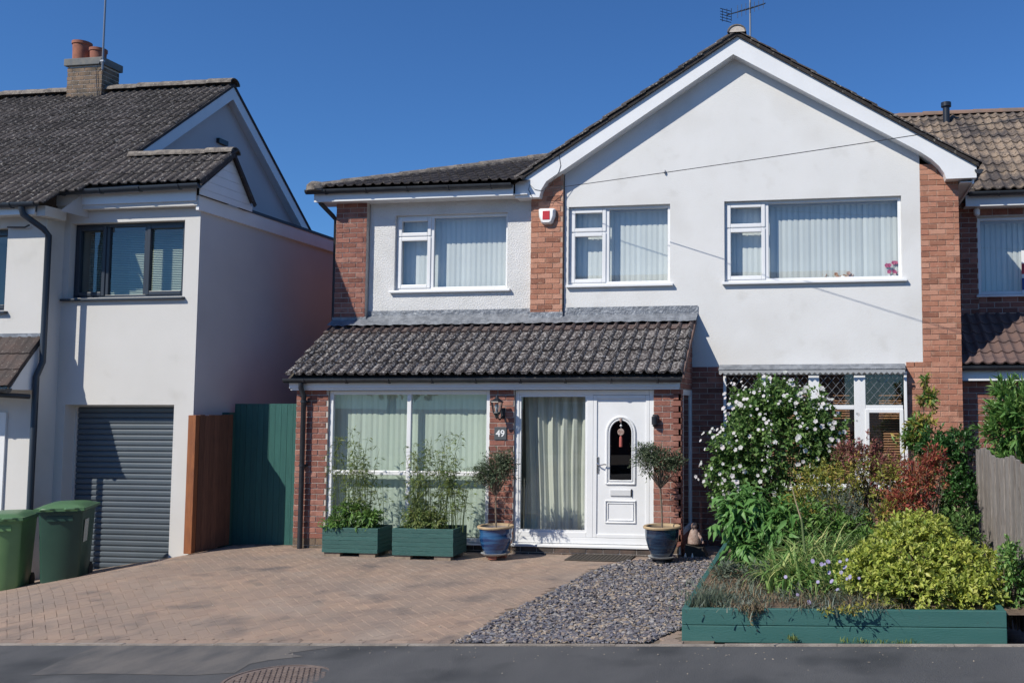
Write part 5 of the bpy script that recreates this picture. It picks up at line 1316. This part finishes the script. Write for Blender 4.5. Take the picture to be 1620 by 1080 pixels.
P1 = [(.13, 0), (.15, .03), (.185, .12), (.205, .19), (.208, .22), (.20, .25), (.206, .28), (.212, .31), (.214, .325)]
pot(-4.155, 11.40, .075, P1, BLUEG, 'bright blue glazed pot on a brick foot left of the door', TERRA, (.42, [(-4.16, 11.38, 1.12, .29, .25, .26), (-4.02, 11.38, 1.22, .17, .16, .17), (-4.33, 11.36, 1.06, .16, .16, .15)], .0), 'olive tree on a bare stem in the bright blue pot left of the door')
P2_ = [(.12, 0), (.14, .03), (.18, .13), (.207, .22), (.212, .26), (.214, .30), (.216, .34), (.217, .355)]
pot(-1.99, 11.40, .085, P2_, NAVYG, 'dark navy glazed pot on the right side of the door', BLACK, (.50, [(-2.06, 11.38, 1.26, .27, .24, .22), (-2.21, 11.36, 1.36, .16, .15, .16), (-1.84, 11.38, 1.24, .17, .16, .16)], -.03), 'olive tree leaning left in the dark navy pot right of the door')
# small stone ornament in the shade of the porch
go = root('garden_ornament', (-1.58, 12.0, .02), 'small worn pinkish stone figure ornament in the shade right of the porch', 'ornament')
gx, gy = at(1098, 830, 12.0)[0], 12.0
obj('plinth', G().prism([(gx - .12, .0), (gx + .18, .0), (gx + .12, .12), (gx - .10, .16)], gy - .1, gy + .12, 'y'), mat('dark_stone', (.05, .045, .04), None, .95), go)
obj('figure_body', G().lathe([(.05, .14), (.085, .17), (.08, .24), (.06, .30), (.045, .34), (.02, .36)], (gx, gy, 0), 14), STONE, go, smooth=True)
obj('figure_head', G().lathe([(.0, .345), (.03, .36), (.042, .395), (.03, .43), (.0, .44)], (gx, gy, 0), 12), STONE, go, smooth=True)
obj('figure_arm', G().tube([(gx + .05, gy, .30), (gx + .10, gy - .05, .24), (gx + .13, gy - .08, .18)], [.02, .018, .014], 8), STONE, go, smooth=True)
for dx in (-.03, .06):
    g = G().lathe([(.012, 0), (.014, .03), (.006, .07), (0, .075)], (at(1088, 872, 11.8)[0] + dx, 11.8, 0), 8); tag(obj('plant_marker', g, WHITE), 'tiny white peg in the ground, %s' % ('closer to the navy pot' if dx < 0 else 'closer to the raised bed'), 'peg', 'white pegs by the porch corner')

# ================================================================== THE RAISED BED
rb = root('raised_bed', (0, 7.8, .05), 'long green timber raised bed full of shrubs beside the footway', 'raised bed')
def splank(name, xa, xb, y0, y1, zl0, zl1, zr0, zr1, m=GREENB): return obj(name, G().prism([(xa, zl0), (xb, zr0), (xb, zr1), (xa, zl1)], y0, y1, 'y'), m, rb, bevel=.005)
xa, xb = -1.176, 1.43; ya = 7.70
splank('front_plank', xa, xb, ya, ya + .05, .0, .138, .07, .205); splank('front_plank', xa, xb, ya + .002, ya + .052, .142, .276, .209, .338)
for (x_, z_) in ((xa, 0), (xb - .05, .06)):
    for k in range(2):
        z0_, z1_ = z_ + .001 + k * .14, z_ + .136 + k * .14
        obj('side_plank', G().prism([(ya + .054, z0_), (11.6 if x_ < 0 else 9.5, z0_ + .0), (11.6 if x_ < 0 else 9.5, z1_ + .06), (ya + .054, z1_)][::-1], x_, x_ + .05, 'x'), GREENB, rb, bevel=.005)
def soil_z(x, y): return .24 + .03 * (x + 1.1) / 2.5 + .03 * math.sin(x * 3.1 + y * 2) + .05 * smooth(8, 10, y) + .05 * math.exp(-((x - .1) ** 2 + (y - 8.6) ** 2) * 2)
tag(obj('bed_soil', sheet(xa + .05, 1.66, ya + .05, 12.9, 30, 50, 0, soil_z), EARTH), kind='stuff')
# twiggy debris and dried stalks lying on the soil
def reg_bed():
    return random.uniform(-1.12, .35), random.uniform(7.76, 9.6) 
V = []
b_ = [(*p, soil_z(*p) + .01) for p in [reg_bed() for _ in range(1500)]]
o = blades('dry_debris', b_, LM['dry'], None, L=(.05, .16), w=.006, lean=(1.2, 2.6), droop=.2, seg=3); o['kind'] = 'stuff'; o['label'] = 'dry brown stalks and litter over the soil of the raised bed'
o = blades('dry_thatch', [(random.gauss(-.85, .14), random.gauss(8.5, .35), soil_z(-.85, 8.5)) for _ in range(260)], LM['dry'], None, L=(.03, .10), w=.006, lean=(1.1, 2.5), droop=.7, seg=4); tag(o, 'patch of pale dried out ground cover at the left end of the raised bed', kind='stuff')
# trailing dead bit over the front plank
t = root('trailing_plant', (-.62, 7.72, .28), 'dried trailing plant hanging over the front of the green bed', 'plant')
bl = [(random.gauss(-.60, .05), 7.73, .285) for _ in range(90)]
blades('dry_stalks', bl, LM['dry'], t, L=(.05, .20), w=.006, lean=(1.0, 2.4), droop=1.5, seg=5, azi=-math.pi / 2)
mobj('leaves', foliage([(-.60, 7.66, .24, .06, .04, .09), (-.56, 7.68, .30, .12, .05, .04)], 60, 4, .022, .010, inner=.2), LM['dry'], t)

o = blades('ground_cover', [(random.gauss(-.75, .22), random.gauss(8.3, .32), soil_z(-.75, 8.3)) for _ in range(900)], LM['grey'], None, L=(.03, .09), w=.009, lean=(.3, 1.7), droop=.5, seg=3); tag(o, 'grey green creeping plants over the left end of the raised bed', kind='stuff')
bush('low sprawling grey green plant at the foot of the broad leaved perennial', 'low_shrub', 'plant', [(-.55, 8.75, .36, .34, .26, .14), (-.95, 9.1, .34, .14, .35, .12), (-.20, 8.15, .32, .22, .16, .09)], 420, 5, .05, .014, 'lav', base=(-.55, 8.7, .26), nst=10, inner=.1)
bush('mounded mid green foliage between the strap leaves and the golden shrub', 'green_shrub', 'shrub', [(-.25, 9.5, .72, .34, .30, .30), (.15, 9.6, .66, .36, .28, .28), (.38, 9.25, .58, .24, .24, .22)], 800, 5, .06, .020, 'bush', base=(0, 9.55, .28), nst=16, inner=.3, lump=.25)
# lavender cushion
t = root('lavender', (-1.0, 7.95, .27), 'small grey green lavender cushion at the left corner of the bed', 'lavender')
blades('shoots', [(random.gauss(-.97, .09), random.gauss(7.93, .08), .25) for _ in range(520)], LM['lav'], t, L=(.06, .16), w=.006, lean=(.0, 1.2), droop=.15, seg=3)
# hibiscus with white flowers
yh = 10.9; hc = at(1228, 700, yh)
He = [(hc[0], yh, 1.50, .72, .50, .66), (hc[0] - .42, yh, 1.25, .42, .36, .50), (hc[0] + .45, yh - .05, 1.62, .38, .36, .38), (hc[0] - .05, yh, 1.95, .45, .35, .32), (hc[0] - .25, yh, .80, .42, .36, .40), (hc[0] + .62, yh - .05, 1.42, .26, .28, .30), (hc[0] - .62, yh - .05, 1.05, .22, .24, .34)]
t = bush('large shrub covered in white flowers in front of the leaded window', 'hibiscus', 'shrub', He, 3000, 6, .052, .034, 'hib', base=(hc[0], yh, .25), nst=60, lump=.24, inner=.35, spread=1.1)
P, d = tips_in(He, 2600, .97, .22); k = (P[:, 1] < yh - .02)
for e in He: k &= (((P - np.array(e[:3])) / np.array(e[3:])) ** 2).sum(1) > .80
P, d = P[k][:250], d[k][:250]; P = P + d * .03
blooms('flowers', P, d + np.array([-.3, -.8, .2]) + RNG.normal(0, .25, d.shape), RNG.uniform(.012, .036, len(P)), LM['petal'], t)
# tall broad leaved perennial
t = bush('broad leaved green perennial with drooping pointed leaves left of the strap leaves', 'peony', 'plant', [(-.80, 9.6, .78, .36, .32, .34), (-.45, 9.5, .72, .28, .26, .30), (-.72, 9.5, .50, .34, .26, .22)], 330, 6, .13, .042, 'peony', base=(-.7, 9.6, .28), nst=22, gravity=.55, droop=.3, inner=.3, spread=.9, twig=.05)
# straplike clumps
for (cx_, cy_, n_, L1, lab, w_) in ((-.30, 8.45, 210, .66, 'clump of pale arching strap leaves in the front middle of the bed', .024), (-.05, 8.85, 260, .78, 'tallest arching green strap leaves behind the front clump', .022), (.06, 8.35, 110, .52, 'smaller clump of broad pale strap leaves beside the lilac flowers', .030), (.05, 9.15, 420, .72, 'fountain of fine green grassy leaves behind the lilac flowers', .013), (.40, 9.3, 380, .74, 'grassy clump leaning against the red shrub', .013)):
    t = root('daylily' if w_ > .02 else 'ornamental_grass', (cx_, cy_, .26), lab, 'plant')
    blades('blades', [(random.gauss(cx_, .10 if w_ > .02 else .17), random.gauss(cy_, .08), .26) for _ in range(n_)], LM['strap' if w_ > .02 else 'grass'], t, L=(L1 * .55, L1), w=w_, lean=(.1, 1.3), droop=.95, seg=8)
# the tall dead stalk
a_, b_, c_ = at(1252, 765, 8.9), at(1268, 820, 8.8), at(1290, 930, 8.6)
t = root('tall_stalk', (c_[0], 8.6, .27), 'single thick green iris stalk with a dry top in the middle of the bed', 'stalk')
obj('stalk', G().tube([(c_[0] - .06, 8.55, .27), at(1268, 820, 8.62), at(1270, 830, 8.62)], [.014, .011, .010], 7), STEM, t, smooth=True)
obj('dry_top', G().tube([at(1270, 830, 8.62), at(1258, 790, 8.65), at(1251, 762, 8.68)], [.009, .006, .003], 6), CANE, t, smooth=True)
# scabious, lilac flowers
t = root('scabious', (.25, 8.05, .28), 'spreading clump of small lilac flowers trailing over the green plank', 'flowers')
blades('foliage', [(random.gauss(.18, .20), random.gauss(7.98, .12), .27) for _ in range(900)], LM['grey'], t, L=(.05, .20), w=.007, lean=(.2, 1.9), droop=.9, seg=4)
blades('dry_stems', [(random.gauss(.2, .22), random.gauss(7.92, .10), .29) for _ in range(260)], LM['dry'], t, L=(.10, .26), w=.004, lean=(.4, 2.0), droop=.9, seg=5)
fp = [(1243, 912), (1262, 940), (1294, 920), (1312, 905), (1310, 888), (1316, 919), (1331, 905), (1340, 885), (1345, 912), (1359, 914), (1300, 892), (1340, 915), (1325, 932), (1286, 887), (1305, 892), (1280, 952), (1329, 888), (1337, 897)]
Q = np.array([at(x, y, random.uniform(7.80, 8.0)) for x, y in fp]); g = G()
for q in Q: g.tube([(float(q[0]) + random.gauss(0, .03), float(q[1]) + .06, .29), (float(q[0]), float(q[1]) + .004, float(q[2]))], .0018, 4, False)
obj('flower_stems', g, STEM, t)
for q in Q: blooms('flower', q[None], np.array([[-.3, -.8, .45]]) + RNG.normal(0, .3, (1, 3)), RNG.uniform(.013, .024, 1), LM['lilac'], t, petals=9, cup=.2)
# trailing shoots and their shadow on the plank
blades('trailing_shoots', [(random.gauss(.12, .16), 7.74, .30) for _ in range(80)], LM['grey'], t, L=(.06, .16), w=.008, lean=(1.2, 2.0), droop=1.2, seg=4, azi=-math.pi / 2)
mobj('leaves', foliage([(.18, 7.60, .33, .16, .10, .04), (.02, 7.64, .31, .12, .07, .03), (.30, 7.56, .36, .10, .08, .04)], 55, 3, .035, .014, inner=.1, spread=.8), LM['gold'], t)
# golden choisya, dense dome with rosettes
Ce = [(.80, 8.45, .55, .56, .46, .36), (.42, 8.25, .46, .34, .30, .26), (1.20, 8.35, .50, .38, .34, .30), (.75, 8.05, .42, .52, .24, .22), (.85, 8.75, .78, .34, .30, .20), (1.28, 8.05, .40, .22, .22, .20)]
t = bush('bright yellow green dome shaped shrub at the right end of the raised bed', 'choisya', 'shrub', Ce, 2300, 8, .050, .022, 'choisya', base=(.8, 8.4, .28), nst=40, lump=.10, inner=.62, spread=1.15, twig=.012, blunt=.6)
# olive gold mixed shrubs in the middle
bush('gold and olive green shrub behind the grasses in the middle of the bed', 'golden_shrub', 'shrub', [(.05, 10.1, 1.05, .42, .34, .36), (-.15, 10.0, .85, .36, .30, .28), (.38, 10.2, 1.20, .30, .28, .28)], 800, 5, .040, .018, 'gold', base=(.1, 10.1, .3), nst=40, lump=.25, inner=.25)
bush('thin silvery shrub between the golden shrub and the grasses', 'silver_shrub', 'shrub', [(.10, 9.85, .92, .30, .2, .22), (.34, 9.7, .85, .26, .2, .24)], 300, 5, .035, .010, 'grey', base=(.2, 9.8, .3), nst=20, lump=.25, inner=.2)
# maroon and red nandinas
bush('maroon leaved shrub under the leaded window', 'maroon_shrub', 'shrub', [(.45, 10.35, 1.36, .34, .28, .26), (.72, 10.2, 1.22, .28, .26, .24), (.28, 10.3, 1.45, .22, .2, .15)], 620, 5, .042, .015, 'maroon', base=(.5, 10.3, .3), nst=36, lump=.3, inner=.3)
bush('scarlet leaved nandina between the yellow dome and the dark green bush', 'red_shrub', 'shrub', [(1.0, 9.7, 1.18, .25, .24, .25), (.82, 9.6, .98, .24, .22, .22), (1.13, 9.75, 1.38, .15, .16, .18)], 650, 6, .042, .013, 'red', base=(1.0, 9.7, .3), nst=36, lump=.3, inner=.3)
bush('yellow green sprays around the red shrub', 'nandina', 'shrub', [(.74, 10.0, 1.18, .22, .2, .28), (.95, 10.1, 1.02, .24, .2, .3), (.60, 9.5, .85, .2, .2, .2)], 330, 5, .042, .016, 'gold', base=(.8, 10.0, .3), nst=30, lump=.35, inner=.2)
t = root('tall_shrub', (1.05, 10.9, .3), 'tall wispy yellow green sprays rising in front of the orange brick pier', 'shrub')
te = [(1.12, 10.9, 1.72, .18, .14, .16), (1.22, 10.9, 2.05, .12, .1, .14), (1.02, 10.9, 1.55, .18, .15, .14), (1.18, 10.9, 2.22, .07, .07, .10)]
mobj('foliage', foliage(te, 160, 6, .06, .022, inner=.2, lump=.3), LM['gold'], t); stems((1.08, 10.9, .3), te, 12, BARK, t, .008)
mobj('young_leaves', foliage(te, 120, 6, .06, .022, inner=.2, lump=.3), LM['laurel'], t)
bush('dense dark green bush against the right brick pier', 'dark_green_shrub', 'shrub', [(1.36, 10.7, 1.15, .30, .34, .52), (1.50, 10.55, .85, .26, .30, .45), (1.26, 10.7, 1.45, .26, .26, .24), (1.55, 10.8, 1.50, .2, .24, .22)], 1500, 6, .045, .022, 'dark', base=(1.4, 10.7, .25), nst=36, lump=.16, inner=.5)
bush('mixed green filler bush low behind the yellow dome', 'green_shrub', 'shrub', [(.7, 10.6, .75, .9, .4, .45), (-.1, 10.7, .7, .6, .35, .45), (1.3, 9.6, .62, .3, .4, .34)], 1500, 5, .05, .022, 'hib', base=(.5, 10.6, .25), nst=30, lump=.15, inner=.4)
# right hand shrub beyond the fence
re = [(2.25, 10.6, 1.78, .42, .36, .42), (1.98, 10.6, 1.62, .26, .28, .34), (2.55, 10.7, 2.0, .36, .34, .40), (2.3, 10.6, 1.2, .5, .4, .5), (2.02, 10.7, 2.02, .14, .16, .22)]
bush('tall leafy laurel like shrub growing beyond the grey fence', 'laurel', 'shrub', re, 1500, 6, .105, .024, 'laurel', base=(2.3, 10.6, 0), nst=40, lump=.2, inner=.35, upb=.6, spread=.7, blunt=.4)
bush('small pale green shrub at the right edge below the grey fence', 'small_shrub', 'shrub', [(1.56, 8.15, .50, .14, .24, .30), (1.52, 8.0, .72, .09, .14, .16)], 260, 6, .04, .018, 'laurel', base=(1.55, 8.15, .1), nst=12, inner=.3)
# street trees opposite, mirrored in the upper windows
for tx, ty, th, lab in ((7.5, -15.5, 7.0, 'rounded tree across the street mirrored in the right hand windows'), (-19, -14.5, 7.5, 'tall tree across the street mirrored in the grey framed window')):
    t = root('street_tree', (tx, ty, 0), lab, 'tree', 'trees across the street')
    obj('trunk', G().tube([(tx, ty, -.3), (tx + .1, ty, 2), (tx, ty + .1, th * .6)], [.25, .2, .1], 10), BARK, t, smooth=True)
    mobj('crown', foliage([(tx, ty, th * .62, 2.6, 2.6, 2.3), (tx + 1.4, ty, th * .5, 1.7, 1.8, 1.5), (tx - 1.3, ty, th * .75, 1.7, 1.7, 1.6)], 2500, 5, .32, .2, inner=.3, twig=.2), LM['dark'], t)
# weeds along the foot of the planks and litter on the path
o = blades('weeds', [(random.choice((random.gauss(.25, .1), random.gauss(.62, .07), random.gauss(-.25, .02))), random.uniform(7.60, 7.69), street_z(.3) - .01) for _ in range(170)], LM['bamboo'], None, L=(.015, .06), w=.006, lean=(.1, 1.6), droop=.8, seg=3)
o['kind'] = 'stuff'; o['label'] = 'small weeds along the foot of the green planks'
o = chips(130, lambda: (random.uniform(-4.5, 2.0), 7.48 - abs(random.gauss(0, .30))), lambda x, y: street_z(x) - .004, .005, .016, mat('pale_leaf_litter', (.42, .38, .32), (.3, .24, .18), .9, scale=40), 'leaf_litter', .25)
o['label'] = 'scattered pale crumbs of leaf litter on the dark footway'
o = chips(220, lambda: (random.uniform(-9, -2), random.uniform(7.6, 11.7)), lambda x, y: ground_z(x, y) + .002 if not on_gravel(x, y) else -1, .006, .02, MATS['pale_leaf_litter'], 'path_litter', .3)
o['label'] = 'tiny crumbs of debris on the brick driveway'
